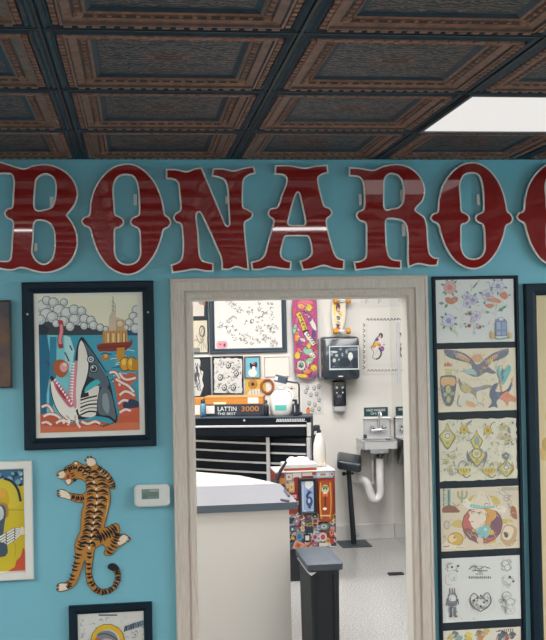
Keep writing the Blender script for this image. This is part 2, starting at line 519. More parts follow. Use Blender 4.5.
# slim lights outside the frame, mirrored in the letters
ceiling_light(.74, 1.44, 1.60, 1.88, CEIL-.045, 9, 'slim ceiling light just above the top edge of the photo at right')
ceiling_light(-.95, -.55, 1.70, 1.88, CEIL-.045, 12, 'slim ceiling light just above the top edge of the photo at left')
for x, st in ((-2.4, 28), (3.8, 47)):  # unseen side rows, added so the wall darkens towards the ceiling
    for y in (.3, 1.5, 2.7):
        ceiling_light(x-.3, x+.3, y-.5, y+.5, CEIL-.045, st, 'ceiling light outside the view on the %s' % ('left' if x < 0 else 'right'))['group'] = 'added unseen ceiling panels'
def area_lamp(name, x, y, z, sx, sy, p, rot=(0, 0, 0), c=(1, .965, .92)):
    l = bpy.data.lights.new(name, 'AREA'); l.shape = 'RECTANGLE'; l.size = sx; l.size_y = sy; l.energy = p; l.color = c
    o = bpy.data.objects.new(name, l); COL.objects.link(o); o.location = (x, y, z); o.rotation_euler = rot; return o
area_lamp('rear_fill', .8, YN+.05, 1.2, 5.0, 1.9, 80, (math.radians(90), 0, 0), (1, .985, .96))  # added soft fill along the solid near wall, behind the camera
for x in (-.4, 1.5):
    for y, p in ((5.4, 36), (7.4, 58)): area_lamp('back_room_lamp', x, y, 2.78, 1.1, 1.1, p, (0, 0, 0), (1, .98, .95))

# ============================================================ WALL LETTERS
YL = YW-.034
def L(ox, oy, s, pts):
    out = []
    for p in pts:
        x, z = at(ox+p[0]/s, oy+p[1]/s, YL)
        out.append((x, z)+tuple(p[2:]))
    return curve_loop(out, 5)
c = 1
Bo = [(-60, 55, c), (-10, 33), (40, 45), (90, 60), (125, 67), (170, 52), (230, 45), (290, 58), (345, 90), (385, 140), (400, 200), (385, 255), (345, 308, c), (375, 350), (397, 410), (397, 470), (375, 530), (330, 575), (270, 600), (220, 605), (170, 595), (110, 580), (60, 592), (0, 585), (-60, 565, c), (-60, 530, c), (0, 540), (45, 537), (55, 500), (60, 420), (65, 350), (55, 334), (35, 325), (20, 300), (35, 275), (60, 265), (65, 200), (68, 140), (60, 105), (40, 98), (-60, 98, c)]
Bh = [[(185, 150), (190, 125), (215, 105), (245, 103), (270, 118), (282, 150), (282, 200), (275, 240), (262, 265), (230, 277), (195, 282), (180, 270), (178, 220)],
      [(175, 360), (185, 340), (215, 338), (250, 350), (272, 385), (278, 430), (275, 490), (260, 535), (225, 556), (190, 540), (168, 500), (172, 440)]]
Oo = [(238, 42), (290, 52), (340, 85), (385, 140), (415, 205), (430, 265), (437, 303), (455, 318), (468, 345), (455, 370), (430, 385), (415, 440), (385, 510), (340, 570), (290, 605), (240, 615), (185, 600), (130, 560), (85, 490), (60, 420), (48, 378), (20, 362), (5, 342), (18, 318), (45, 305), (52, 240), (75, 165), (120, 100), (175, 57)]
Oh = [[(235, 103), (270, 112), (288, 140), (297, 190), (300, 240), (300, 300), (285, 312), (265, 322), (255, 342), (265, 362), (295, 378), (303, 400), (305, 450), (305, 510), (285, 545), (245, 557), (205, 545), (182, 505), (180, 440), (182, 380), (205, 372), (225, 352), (222, 328), (200, 312), (182, 302), (178, 250), (173, 180), (180, 140), (200, 112)]]
No = [(3, 70, c), (60, 72), (110, 82), (150, 68), (188, 62, c), (200, 90), (255, 220), (310, 352), (320, 362), (327, 350), (322, 260), (318, 180), (305, 132), (275, 117), (238, 108, c), (245, 68, c), (300, 68), (350, 78), (400, 65), (455, 55, c), (465, 95, c), (430, 105), (405, 130), (400, 190), (402, 265), (420, 275), (445, 290), (452, 307), (440, 328), (412, 345), (410, 370), (415, 440), (425, 530), (430, 590, c), (400, 585), (365, 575), (330, 588), (290, 588, c), (285, 530), (265, 480), (230, 400), (185, 305), (173, 293), (163, 305), (165, 340), (172, 400), (178, 500), (190, 535), (215, 545), (250, 553, c), (248, 598, c), (210, 597), (150, 588), (90, 598), (35, 605, c), (28, 560, c), (60, 550), (82, 530), (90, 470), (87, 400), (80, 355), (55, 345), (42, 322), (50, 300), (72, 285), (78, 270), (72, 200), (65, 145), (45, 128), (5, 122, c)]
Ao = [(150, 50, c), (220, 50), (295, 62), (350, 52), (410, 48, c), (415, 90, c), (385, 98), (365, 115), (368, 150), (380, 200), (395, 250), (420, 262), (435, 285), (425, 305), (407, 322), (415, 380), (440, 470), (458, 505), (495, 520, c), (492, 570, c), (440, 565), (390, 552), (330, 568), (285, 572, c), (272, 525, c), (300, 515), (325, 495), (330, 475), (322, 430), (312, 407), (295, 404), (220, 404), (200, 407), (192, 430), (180, 480), (185, 505), (205, 520), (232, 527, c), (228, 570, c), (190, 568), (125, 558), (80, 570), (35, 572, c), (28, 530, c), (70, 518), (95, 495), (110, 440), (130, 370), (140, 325), (120, 308), (113, 288), (125, 265), (160, 255), (180, 200), (200, 150), (205, 118), (190, 102), (145, 95, c)]
Ah = [[(262, 188), (270, 200), (285, 265), (298, 330), (292, 345), (260, 346), (225, 345), (216, 335), (235, 255), (252, 203)]]
Ro = [(45, 62, c), (100, 65), (170, 75), (220, 55), (290, 45), (350, 58), (400, 95), (430, 145), (437, 190), (425, 235), (388, 278), (405, 295), (435, 320), (448, 370), (452, 440), (460, 500), (480, 522), (508, 525, c), (500, 568, c), (460, 570), (400, 560), (350, 578, c), (345, 540), (345, 440), (340, 370), (320, 340), (280, 330), (247, 329), (237, 340), (240, 450), (250, 510), (270, 532), (315, 538, c), (315, 585, c), (260, 582), (205, 575), (140, 585), (78, 592, c), (68, 545, c), (105, 540), (130, 520), (133, 440), (130, 352), (100, 338), (82, 312), (90, 290), (120, 270), (122, 200), (115, 140), (95, 115), (45, 108, c)]
Rh = [[(262, 98), (295, 108), (318, 140), (325, 190), (320, 240), (300, 265), (265, 272), (238, 278), (228, 260), (228, 180), (230, 130), (242, 108)]]
def letter(outer, holes, label, tabs, dx=0, dz=0):
    o_ = [(p[0]+dx, p[1]+dz) for p in outer]; hs = [[(p[0]+dx, p[1]+dz) for p in h] for h in holes]
    xs = [p[0] for p in o_]; zs = [p[1] for p in o_]
    t = empty('wall_letter', ((min(xs)+max(xs))/2, YW, min(zs)), label, 'letter', 'red letters spelling the name above the door')
    bm = wallcut(bmesh.new(), [o_]+hs, YL, YL+.014)
    link('letter_edge', bm, CREAM, t)
    ins = .0062
    bm = wallcut(bmesh.new(), [inset(o_, ins)]+[inset(h, -ins) for h in hs], YL-.0012, YL+.004)
    link('letter_face', bm, RED, t)
    for (px, py, w, h) in tabs:
        x, z = at(px, py, YL+.02)
        link('mounting_tab', B(x-w/2, x+w/2, YL+.013, YW, z-h/2, z+h/2), WPL, t)
    x = (min(xs)+max(xs))/2
    for zz in (min(zs)+.06, max(zs)-.06):      # stand-off pins behind the solid strokes
        for xx in (min(xs)+.07, max(xs)-.085):
            pass
    return t
lo = L(80, 155, 5.116, Oo); loh = [L(80, 155, 5.116, h) for h in Oh]
letter(L(0, 155, 5.12, Bo), [L(0, 155, 5.12, h) for h in Bh], 'red letter B with cream outline at the left end of the wall lettering', [(51.8, 202, .014, .04), (36, 247, .012, .03)])
letter(lo, loh, 'red letter O with cream outline between the letters B and N', [(135.3, 200, .014, .046)])
letter(L(165, 155, 5.116, No), [], 'red letter N with cream outline between an O and the A', [(226.5, 200, .012, .03)])
letter(L(245, 155, 4.96, Ao), [L(245, 155, 4.96, h) for h in Ah], 'red letter A with cream outline above the middle of the doorway', [(270, 262, .012, .03)])
letter(L(340, 155, 5.12, Ro), [L(340, 155, 5.12, h) for h in Rh], 'red letter R with cream outline and broad reflections, above the right doorpost', [(360, 200, .012, .048), (401.5, 196, .012, .05), (403.5, 230, .014, .05)])
xr = [p[0] for p in lo]; cxo = (min(xr)+max(xr))/2; zt = max(p[1] for p in lo)
c2x = (at(429, 215, YL)[0]+at(514.4, 215, YL)[0])/2
letter(lo, loh, 'red letter O with cream outline directly right of the letter R', [(478, 200, .012, .046)], c2x-cxo, at(470, 162, YL)[1]-zt)
w_ = max(xr)-min(xr)
letter(lo, loh, 'red letter O cut off by the right edge of the photo', [], at(516.4, 215, YL)[0]-min(xr), at(556, 161.6, YL)[1]-zt)

# ============================================================ PICTURES ON THE BLUE WALL
INKD = (28, 34, 42)
def picture(name, px, label, cat, fwid, depth, framem, Y=YW, art_inset=None, backm=PAPER, group=None, prof=None):
    x0, z0, x1, z1 = px
    t = empty(name, ((x0+x1)/2, Y, z0), label, cat, group)
    link('frame', frame_sweep(bmesh.new(), x0, z0, x1, z1, Y, prof or pframe(fwid, depth)), framem, t)
    b = link('backing', B(x0+fwid*.6, x1-fwid*.6, Y-depth*.3, Y-.001, z0+fwid*.6, z1-fwid*.6), backm, t)
    return t, Y-depth*.3

# --- shark picture
R0 = rect(23, 281.5, 155, 448, YW-.02)
t, ya = picture('framed_picture', R0, 'large black framed picture of a leaping shark and an oil rig', 'picture', .045, .03, BLACK)
x0, z0, x1, z1 = R0
ar = rect(39.3, 295.5, 138.3, 431.3, ya)
A = Art(ya, 0, 270, 3.212, clip=ar)
W = lambda n, s=1: (random.random()-.5)*2*s
A.rect(118, 80, 450, 525, (236, 226, 200))
A.rect(118, 196, 450, 525, (60, 160, 180))
A.poly([(118, 205), (215, 205), (240, 300), (235, 460), (118, 470)], (122, 200, 208))
A.poly([(118, 200), (150, 200), (165, 300), (150, 400), (150, 470), (118, 470)], (30, 104, 134))
A.poly([(160, 215), (182, 215), (180, 340), (170, 440), (158, 440)], (46, 128, 156))
A.poly([(205, 210), (225, 215), (240, 260), (225, 330), (210, 300)], (176, 222, 222))
A.poly([(300, 210), (450, 205), (450, 345), (345, 350), (310, 290)], (74, 158, 178))
for i in range(26):
    y = 258+i*4+W(0, 3); x = 315+random.random()*100
    A.line([(x, y), (x+15, y-3), (x+35, y+1)], 2.2, random.choice([(210, 232, 230), (28, 88, 118), (120, 196, 206)]))
# dark far shore
A.poly([(118, 172), (140, 160), (200, 175), (260, 178), (300, 190), (345, 196), (345, 208), (230, 210), (118, 208)], (58, 66, 72))
A.poly([(118, 175), (135, 168), (160, 190), (150, 207), (118, 208)], (34, 50, 62))
A.poly([(345, 200), (450, 190), (450, 210), (345, 210)], (36, 78, 104))
# clouds
def cloud(lst):
    for x, y, r in lst:
        A.circ(x, y, r+1.2, (70, 72, 80)); A.circ(x, y, r-.6, (196, 196, 194)); A.circ(x-r*.2, y-r*.25, r*.62, (222, 220, 214))
cloud([(140, 118, 22), (150, 98, 14), (172, 105, 16), (205, 104, 12), (190, 130, 20), (150, 145, 22), (130, 160, 16), (168, 152, 18), (215, 140, 20), (238, 128, 16), (262, 132, 14), (205, 165, 16), (240, 160, 18), (272, 158, 16), (292, 162, 14), (300, 178, 14), (270, 180, 12), (322, 185, 12), (340, 190, 9), (225, 182, 14), (180, 172, 12)])
cloud([(440, 130, 16), (428, 150, 14), (442, 165, 16), (415, 170, 13), (435, 188, 15), (405, 185, 9)])
A.rect(440, 80, 452, 120, (236, 226, 200))
# rig
for a, b in (((363, 85), (363, 200)), ((355, 150), (357, 200)), ((370, 110), (370, 190))): A.line([a, b], 1.6, (110, 96, 86), 0)
for k in range(7): A.line([(358, 100+k*13), (370, 108+k*13)], 1.2, (130, 112, 96), 0)
A.poly([(352, 150), (366, 130), (372, 150), (398, 160), (398, 200), (350, 200)], (214, 190, 164))
A.rect(372, 160, 400, 196, (204, 160, 118)); A.circ(385, 172, 9, (226, 206, 180))
A.poly([(330, 196), (408, 192), (412, 238), (330, 240)], (206, 152, 84))
for k in range(8): A.line([(334+k*10, 198), (334+k*10, 238)], 2, (128, 72, 40), 0)
for k in range(4): A.rect(344+k*17, 203, 350+k*17, 232, (236, 206, 150))
A.poly([(312, 240), (330, 236), (418, 230), (426, 218), (424, 240), (405, 258), (380, 260), (320, 262), (312, 252)], (140, 52, 38))
A.line([(314, 250), (420, 244)], 2.5, (92, 30, 26), 0)
A.poly([(375, 250), (400, 248), (400, 290), (388, 296), (375, 288)], (206, 142, 44))
A.circ(338, 280, 12, (196, 122, 36), 10); A.circ(340, 276, 6, (232, 172, 80))
for x in (402, 424):
    A.circ(x, 302, 18, (112, 74, 24), 24); A.circ(x-1, 302, 15, (222, 160, 42), 21); A.circ(x-4, 296, 7, (240, 196, 90), 10)
A.poly([(424, 284), (446, 290), (446, 322), (424, 324)], (196, 132, 34))
# severed leg and debris
A.line([(195, 165), (198, 195), (192, 225), (196, 248)], 15, (150, 52, 62)); A.line([(195, 168), (198, 195), (192, 225), (196, 244)], 10, (226, 142, 144))
A.circ(194, 168, 8, (196, 68, 82)); A.poly([(186, 240), (202, 236), (204, 250), (190, 252)], (170, 54, 50))
for x, y in ((155, 300), (212, 272), (228, 250), (218, 285)): A.line([(x-4, y-8), (x+4, y+8)], 4, (96, 46, 74), 0)
A.poly([(172, 300), (185, 288), (205, 290), (220, 305), (216, 330), (200, 346), (182, 338), (172, 322)], (176, 92, 50), 3)
A.circ(205, 312, 13, (232, 160, 158), 16); A.circ(208, 304, 6, (244, 206, 200))
# shark
A.poly([(262, 214), (284, 240), (318, 290), (342, 330), (358, 380), (366, 420), (376, 470), (372, 492), (350, 476), (318, 470), (300, 470), (262, 480), (236, 470), (232, 440), (226, 400), (230, 340), (240, 300), (246, 250)], (30, 38, 48), 3)
A.poly([(262, 226), (278, 262), (284, 310), (276, 352), (262, 390), (252, 440), (240, 450), (236, 400), (240, 340), (250, 290), (252, 250)], (232, 224, 212), 3)
A.poly([(270, 232), (300, 268), (332, 322), (350, 360), (340, 384), (318, 372), (300, 348), (284, 340), (290, 300), (280, 262)], (84, 96, 106), 3)
A.poly([(326, 380), (350, 384), (364, 424), (372, 480), (352, 468), (318, 462), (314, 420)], (92, 104, 112), 3)
A.poly([(330, 400), (344, 398), (352, 440), (346, 462), (330, 440)], (134, 146, 150), 3)
A.line([(318, 300), (344, 340)], 4, (60, 152, 170))
A.circ(292, 287, 13, (26, 34, 44)); A.circ(292, 287, 10, (196, 206, 208)); A.circ(292, 287, 6, (56, 72, 86)); A.circ(292, 287, 2.5, (220, 226, 226))
A.circ(301, 316, 15, (26, 34, 44)); A.circ(301, 316, 12, (150, 160, 164)); A.circ(301, 317, 8, (30, 40, 52)); A.circ(298, 313, 3, (226, 230, 230))
# turquoise fin gap and gill stripes
A.poly([(272, 384), (290, 362), (312, 352), (322, 362), (308, 372), (292, 384), (280, 402)], (66, 178, 182), 3)
A.poly([(256, 410), (290, 384), (318, 372), (312, 420), (306, 468), (262, 470), (250, 450)], (226, 216, 204), 3)
for k in range(5):
    A.line([(258, 418+k*12), (285, 410+k*11), (312, 404+k*13)], 3 if k % 2 else 5, (26, 34, 44))
A.poly([(262, 398), (284, 392), (286, 405), (258, 412)], (28, 36, 46))
# mouth: gums and teeth
A.poly([(243, 290), (250, 300), (246, 350), (244, 400), (246, 440), (232, 446), (224, 420), (222, 380), (230, 330)], (216, 138, 152), 3)
for k in range(15):
    y = 298+k*9.5; A.poly([(240-k*.5, y), (240-k*.5, y+7), (225-k*.4, y+2)], (244, 236, 226))
A.poly([(158, 352), (172, 352), (184, 376), (202, 400), (222, 424), (240, 444), (250, 482), (222, 486), (196, 470), (178, 440), (166, 400)], (236, 228, 218), 3)
A.line([(160, 350), (166, 400), (182, 446), (206, 474), (240, 486)], 3, (40, 46, 56))
A.poly([(170, 352), (184, 358), (206, 384), (226, 408), (236, 436), (222, 440), (200, 414), (180, 384)], (206, 104, 122), 3)
A.poly([(180, 366), (200, 390), (216, 414), (206, 412), (190, 392)], (160, 50, 66), 3)
for k in range(9):
    x = 172+k*6.6; y = 352+k*9.4; A.poly([(x, y), (x+5, y+7), (x+9, y-4)], (244, 238, 230))
A.poly([(160, 345), (168, 338), (176, 350), (166, 360)], (36, 40, 50))
# red water and splashes
A.poly([(118, 470), (150, 462), (190, 476), (230, 492), (280, 484), (330, 488), (372, 494), (392, 440), (420, 432), (450, 440), (450, 530), (118, 530)], (196, 88, 56), 3)
A.poly([(118, 500), (200, 505), (300, 498), (450, 490), (450, 530), (118, 530)], (206, 110, 74), 3)
A.poly([(366, 350), (392, 338), (430, 330), (440, 350), (418, 370), (432, 392), (440, 440), (400, 470), (380, 440), (374, 400)], (204, 92, 62), 3)
A.poly([(395, 428), (420, 414), (446, 424), (446, 440), (400, 444)], (36, 58, 84), 3)
def splash(pts, w=9):
    w *= 1.5
    A.line(pts, w+3, (96, 40, 50)); A.line(pts, w, (238, 188, 176)); A.line(pts, w*.45, (240, 222, 214))
for p in ([(352, 330), (368, 328), (382, 344), (384, 372)], [(384, 330), (394, 346), (410, 352), (436, 346)], [(372, 350), (392, 362), (412, 372), (430, 392)],
          [(384, 402), (400, 390), (418, 394), (432, 404)], [(380, 430), (396, 418), (412, 420)], [(384, 458), (402, 448), (420, 452)],
          [(134, 440), (152, 434), (164, 446), (172, 462)], [(140, 470), (160, 462), (184, 468), (200, 484)], [(134, 492), (150, 488), (166, 498)],
          [(210, 470), (222, 486), (218, 498)], [(246, 466), (248, 490), (258, 506)], [(262, 486), (282, 494), (306, 486), (322, 494)], [(180, 492), (200, 482), (226, 490)]):
    splash(p, 6)
A.line([(310, 494), (330, 502), (350, 496), (366, 490)], 2.5, (40, 44, 56)); A.line([(330, 500), (350, 492)], 2, (40, 44, 56), 0)
for x in (205, 222, 248): A.circ(x, 486, 5, (238, 230, 222), 8)
A.done('artwork', t, INKG)
for px, py in ((27.3, 314.2), (148, 312.2)):
    x, z = at(px, py, YW-.03)
    bm = bmesh.new(); bmesh.ops.create_uvsphere(bm, u_segments=10, v_segments=6, radius=.0045, matrix=Matrix.Translation((x, YW-.03, z)))
    link('screw_head', bm, ALU, t, smooth=True)

# --- brown plaque at the left edge
r0 = rect(-60, 301.5, 10.5, 388, YW-.02)
OAK2 = mat('rusty_brown_panel', (128, 84, 50), .5, c2=(66, 60, 66), scale=5, stretch=(1, 1, 1.6), fac=(.4, .62))
t = empty('wooden_plaque', ((r0[0]+r0[2])/2, YW, r0[1]), 'brown mottled wooden panel cut off by the left edge of the photo', 'plaque')
link('board', B(r0[0], r0[2], YW-.03, YW, r0[1], r0[3], bev=.005), OAK2, t)
link('edge_band', frame_sweep(bmesh.new(), r0[0]-.003, r0[1]-.003, r0[2]+.003, r0[3]+.003, YW, [(0, 0), (0, .02), (.004, .022), (.004, 0)]), mat('dark_edge', (48, 48, 52), .5), t)

# --- yellow picture, left edge
r0 = rect(-75, 462.5, 32.8, 582, YW-.02)
WFR = mat('white_frame_paint', (222, 217, 210), .4)
t, ya = picture('framed_picture', r0, 'white framed yellow painting with skeletal fingers cut off by the left edge', 'picture', .032, .022, WFR,
                prof=[(0, 0), (0, .020), (.003, .022), (.029, .022), (.032, .018), (.032, 0)])
ar = (r0[0]+.036, r0[1]+.034, r0[2]-.034, r0[3]-.034)
A = Art(ya, 0, 455, 4.74, clip=ar)
A.rect(-300, 50, 140, 600, (202, 178, 44))
A.rect(-300, 50, 140, 145, (60, 104, 134))
for i in range(30): A.circ(-100+random.random()*230, 70+random.random()*70, 4+random.random()*12, random.choice([(34, 60, 84), (120, 160, 180), (170, 196, 206), (30, 50, 70)]))
A.poly([(-300, 120), (0, 115), (40, 115), (80, 150), (105, 215), (90, 240), (60, 250), (-300, 260)], (206, 184, 58), 3)
A.line([(20, 112), (55, 125), (85, 165), (98, 220)], 12, (32, 44, 56))
A.poly([(0, 160), (30, 165), (45, 215), (30, 250), (0, 255)], (198, 162, 40), 3)
A.circ(10, 180, 18, (214, 160, 60), 22)
A.poly([(-200, 225), (20, 225), (40, 250), (30, 300), (-200, 310)], (176, 126, 60), 3)
A.poly([(-200, 235), (10, 235), (28, 262), (20, 330), (0, 400), (-200, 400)], (70, 84, 100), 3)
A.poly([(-50, 240), (8, 245), (14, 300), (-50, 330)], (196, 196, 192), 3)
A.rect(30, 258, 140, 262, (150, 140, 60))
for k in range(5):
    p = [(110, 352+k*3), (70, 350+k*12), (30, 372+k*13), (-10, 392+k*14), (-80, 400+k*16)]
    A.line(p, 11, (52, 56, 64)); A.line(p, 8, (222, 218, 208))
    for q in (1, 2, 3): A.circ(p[q][0], p[q][1], 3.2, (70, 74, 80), 4)
A.poly([(100, 340), (118, 350), (120, 372), (95, 376)], (220, 212, 190), 3)
A.poly([(-200, 415), (20, 415), (25, 480), (-200, 490)], (66, 80, 96), 3)
A.poly([(110, 440), (122, 470), (122, 570), (35, 568), (45, 545), (70, 530), (78, 500), (98, 480)], (198, 84, 58), 3)
A.line([(60, 400), (75, 440), (70, 480)], 2, (150, 130, 50))
A.done('artwork', t, INKG)

# --- bottom picture with the yellow ring
r0 = rect(69.5, 604.5, 153, 715, YW-.02)
t, ya = picture('framed_picture', r0, 'black framed ink drawing with a yellow ring at the bottom edge below the tiger', 'picture', .034, .024, BLACK)
ar = (r0[0]+.033, r0[1]+.033, r0[2]-.033, r0[3]-.033)
A = Art(ya, 60, 595, 5.2, clip=ar)
A.rect(80, 70, 460, 700, (206, 202, 196))
A.rect(200, 101, 298, 108, (62, 64, 74))
for i in range(170):
    x = 95+random.random()*350; y = 112+random.random()*480; a = random.random()*6.3; l = 6+random.random()*13
    A.line([(x, y), (x+l*math.cos(a), y+l*math.sin(a)), (x+l*1.5*math.cos(a+.8), y+l*1.5*math.sin(a+.8))], 1.8+random.random()*2.2, random.choice([(60, 64, 72), (110, 112, 118), (150, 148, 146)]), taper=True)
for i in range(12): A.line([(335+i*9, 190-i*3), (340+i*9, 160-i*3)], 6, random.choice([(50, 62, 84), (96, 130, 150)]), 0)
A.circ(248, 238, 90, (60, 58, 50)); A.circ(248, 238, 87, (214, 170, 44)); A.circ(248, 240, 64, (196, 190, 180))
A.poly([(188, 222), (200, 196), (230, 184), (262, 186), (290, 205), (304, 238), (300, 300), (190, 300)], (118, 122, 130), 3)
A.line([(196, 206), (240, 200), (284, 222), (304, 246)], 6, (66, 72, 82))
A.poly([(182, 226), (200, 222), (214, 234), (214, 320), (182, 320)], (188, 96, 80), 3)
A.poly([(210, 236), (290, 244), (290, 360), (210, 360)], (206, 170, 146), 3)
A.done('artwork', t, INKG)

# --- tiger
YT = YW-.006
A = Art(YT-.0004, 50, 452, 4.327)
def tp(pts, n=4): return curve_loop([at(50+p[0]/4.327, 452+p[1]/4.327, YT) for p in pts], n)
body = [(28, 100), (40, 82), (60, 76), (70, 62), (92, 52), (100, 44), (112, 38), (128, 46), (148, 56), (160, 52), (150, 34), (158, 26), (162, 18), (172, 22), (176, 16), (184, 24), (196, 30), (200, 48), (212, 62), (236, 76), (258, 96), (272, 120), (282, 145), (278, 162), (262, 158), (254, 150), (262, 180), (262, 215), (254, 250), (244, 290), (238, 325), (262, 318), (282, 308), (298, 316), (304, 340), (300, 362), (318, 354), (336, 362), (350, 378), (338, 386), (322, 398), (306, 408), (288, 418), (276, 436), (258, 450), (240, 448), (232, 436), (240, 420), (228, 402), (210, 410), (196, 420), (190, 450), (184, 490), (182, 530), (196, 570), (220, 592), (246, 592), (270, 578), (282, 550), (278, 522), (262, 510), (250, 500), (256, 486), (276, 482), (294, 494), (304, 520), (304, 556), (288, 588), (262, 610), (228, 618), (196, 610), (168, 584), (156, 550), (152, 510), (152, 470), (140, 500), (126, 540), (112, 572), (96, 590), (66, 600), (40, 606), (26, 596), (36, 588), (28, 578), (44, 566), (62, 566), (80, 556), (92, 530), (104, 480), (108, 440), (106, 400), (116, 372), (130, 340), (132, 300), (138, 250), (146, 222), (120, 220), (90, 210), (60, 200), (40, 196), (30, 186), (38, 178), (28, 168), (44, 162), (60, 162), (82, 176), (110, 180), (140, 182), (156, 166), (156, 140), (144, 124), (126, 118), (106, 122), (92, 138), (76, 144), (66, 130), (70, 120), (44, 118), (34, 112)]
t = empty('tiger_cutout', (at(93, 595, YW)[0], YW, at(93, 595, YW)[1]), 'climbing tiger cut-out with curled tail on the blue wall left of the thermostat', 'wall art')
link('board', wallcut(bmesh.new(), [tp(body)], YT, YW), mat('tiger_outline', (58, 42, 34), .6), t)
small = inset(tp(body, 6), .0022)
A.poly(small, (184, 126, 56), world=True)
OR1, OR2, WB, BK = (206, 142, 62), (168, 104, 40), (228, 208, 186), (30, 28, 32)
# light areas: muzzle, paws
A.poly([(30, 101), (44, 88), (62, 84), (66, 98), (56, 112), (38, 112)], WB, 3); A.poly([(68, 122), (90, 118), (86, 136), (76, 140)], WB, 3)
A.poly([(72, 100), (84, 98), (84, 114), (72, 118)], (170, 54, 46), 3); A.circ(36, 101, 5, (90, 48, 44))
A.poly([(156, 36), (164, 26), (182, 26), (194, 34), (198, 50), (180, 60), (164, 56)], WB, 3)
A.poly([(40, 166), (60, 166), (82, 180), (88, 204), (62, 198), (42, 192)], WB, 3)
A.poly([(302, 372), (320, 358), (340, 372), (334, 384), (304, 402), (292, 396)], WB, 3)
A.poly([(40, 572), (66, 570), (88, 580), (70, 596), (40, 600)], WB, 3)
for a, b in (((150, 34), (160, 38)), ((162, 18), (166, 30)), ((176, 16), (178, 28)), ((30, 168), (44, 170)), ((30, 180), (44, 180)), ((34, 192), (46, 188)), ((348, 376), (334, 372)), ((342, 388), (330, 382)), ((28, 578), (42, 580)), ((26, 596), (40, 592))):
    A.line([a, b], 4, (66, 44, 50), 0)
A.line([(214, 80), (240, 100), (262, 130)], 5, (222, 190, 150)); A.line([(246, 190), (250, 230), (240, 280)], 4, (214, 170, 110))
A.line([(100, 60), (130, 62), (150, 72)], 6, OR1); A.line([(190, 130), (200, 230), (190, 330), (170, 420)], 18, (196, 134, 60))
# spine lights + stripes both sides of the spine
spine = [(150, 74), (172, 92), (190, 116), (200, 145), (204, 175), (202, 205), (198, 235), (192, 265), (188, 292), (184, 318), (180, 345), (176, 372), (170, 400)]
for i, (x, y) in enumerate(spine):
    wl = (30, 34, 38, 46, 46, 44, 42, 40, 40, 38, 40, 46, 40)[i]
    wr = (30, 40, 54, 52, 50, 48, 44, 40, 38, 38, 34, 34, 28)[i]
    A.line([(x, y), (x-wl*.5, y-9), (x-wl, y+1)], 13, BK, taper=True)
    A.line([(x, y), (x+wr*.5, y-9), (x+wr, y+3)], 13, BK, taper=True)
    A.line([(x+4, y+11), (x+wr*.55, y+4), (x+wr*.85, y+9)], 4, WB if i % 2 else OR1, taper=True)
    A.line([(x-4, y+11), (x-wl*.55, y+4), (x-wl*.85, y+8)], 4, WB if i % 3 == 0 else OR1, taper=True)
    A.line([(x-1, y-8), (x, y+8)], 5, BK, 0)
    A.line([(x+wr, y+12), (x+wr*.7, y+5), (x+wr*.3, y+8)], 7, BK, taper=True); A.line([(x-wl, y+12), (x-wl*.7, y+5), (x-wl*.3, y+8)], 7, BK, taper=True)
    A.circ(x, y+14, 5, WB, 7)
def stripes(path, n, w, lw=5, c=BK, j=0):
    P = smoothpath([(p[0], p[1], 0) for p in path], 8); m = len(P)
    for i in range(n):
        k = int((i+.5)/n*(m-2)); t_ = (P[k+1]-P[k]).normalized(); q = Vector((-t_.y, t_.x, 0)); p = P[k]
        ww = w if not isinstance(w, tuple) else w[0]+(w[1]-w[0])*i/n
        sg = 1 if (i+j) % 2 else -1
        A.line([(p-q*ww*sg)[:2], (p+t_*4)[:2], (p+q*ww*.7*sg)[:2]], lw*1.6, c, taper=True)
stripes([(84, 60), (98, 100), (110, 130)], 6, 12, 4); stripes([(60, 80), (100, 66), (140, 80)], 8, 12, 4)
stripes([(206, 66), (236, 90), (262, 124), (276, 156)], 9, 16, 5)
stripes([(92, 192), (120, 200), (150, 200)], 6, 14, 5)
stripes([(140, 386), (122, 440), (108, 500), (90, 560), (76, 590)], 13, (22, 12), 6)
stripes([(210, 372), (250, 352), (286, 326)], 8, 26, 6); stripes([(292, 350), (280, 390), (250, 440)], 8, 20, 6)
stripes([(172, 430), (168, 500), (176, 560), (214, 604), (260, 598), (292, 560), (292, 520), (276, 494)], 22, 14, 7)
A.poly([(250, 500), (256, 486), (276, 483), (292, 494), (298, 508), (284, 514), (262, 510)], BK, 3)
A.line([(112, 62), (102, 74)], 5, BK, 0); A.circ(86, 84, 4, BK); A.circ(112, 48, 6, WB); A.line([(60, 76), (84, 70), (104, 54)], 3, BK)
A.done('painted_tiger', t, INK)

# --- thermostat
r0 = rect(134.3, 484.5, 169.8, 506.8, YW-.03)
t = empty('thermostat', ((r0[0]+r0[2])/2, YW, r0[1]), 'white thermostat on the blue wall beside the left door casing', 'thermostat')
def rounded(x0, z0, x1, z1, r, n=6, bulge=0):
    out = []
    for cx, cz, a in ((x1-r, z1-r, 0), (x0+r, z1-r, 1), (x0+r, z0+r, 2), (x1-r, z0+r, 3)):
        for k in range(n+1):
            th = math.pi/2*(a+k/n); out.append((cx+r*math.cos(th), cz+r*math.sin(th)))
    return out
bm = wallcut(bmesh.new(), [rounded(r0[0]+.006, r0[1]+.002, r0[2]-.006, r0[3]-.002, .016)], YW-.018, YW)
l0 = rounded(*r0, .018); l1 = inset(l0, .005)
bm2 = bmesh.new(); A0 = [bm2.verts.new((p[0], YW-.016, p[1])) for p in l0]; A1 = [bm2.verts.new((p[0], YW-.030, p[1])) for p in l0]; A2 = [bm2.verts.new((p[0], YW-.034, p[1])) for p in l1]
for u, v in ((A0, A1), (A1, A2)):
    for i in range(len(u)): bm2.faces.new((u[i], u[(i+1) % len(u)], v[(i+1) % len(u)], v[i]))
bm2.faces.new(A2); bm2.faces.new(A0)
link('wall_plate', bm, WPL, t); link('cover', bm2, WPL, t, smooth=True)
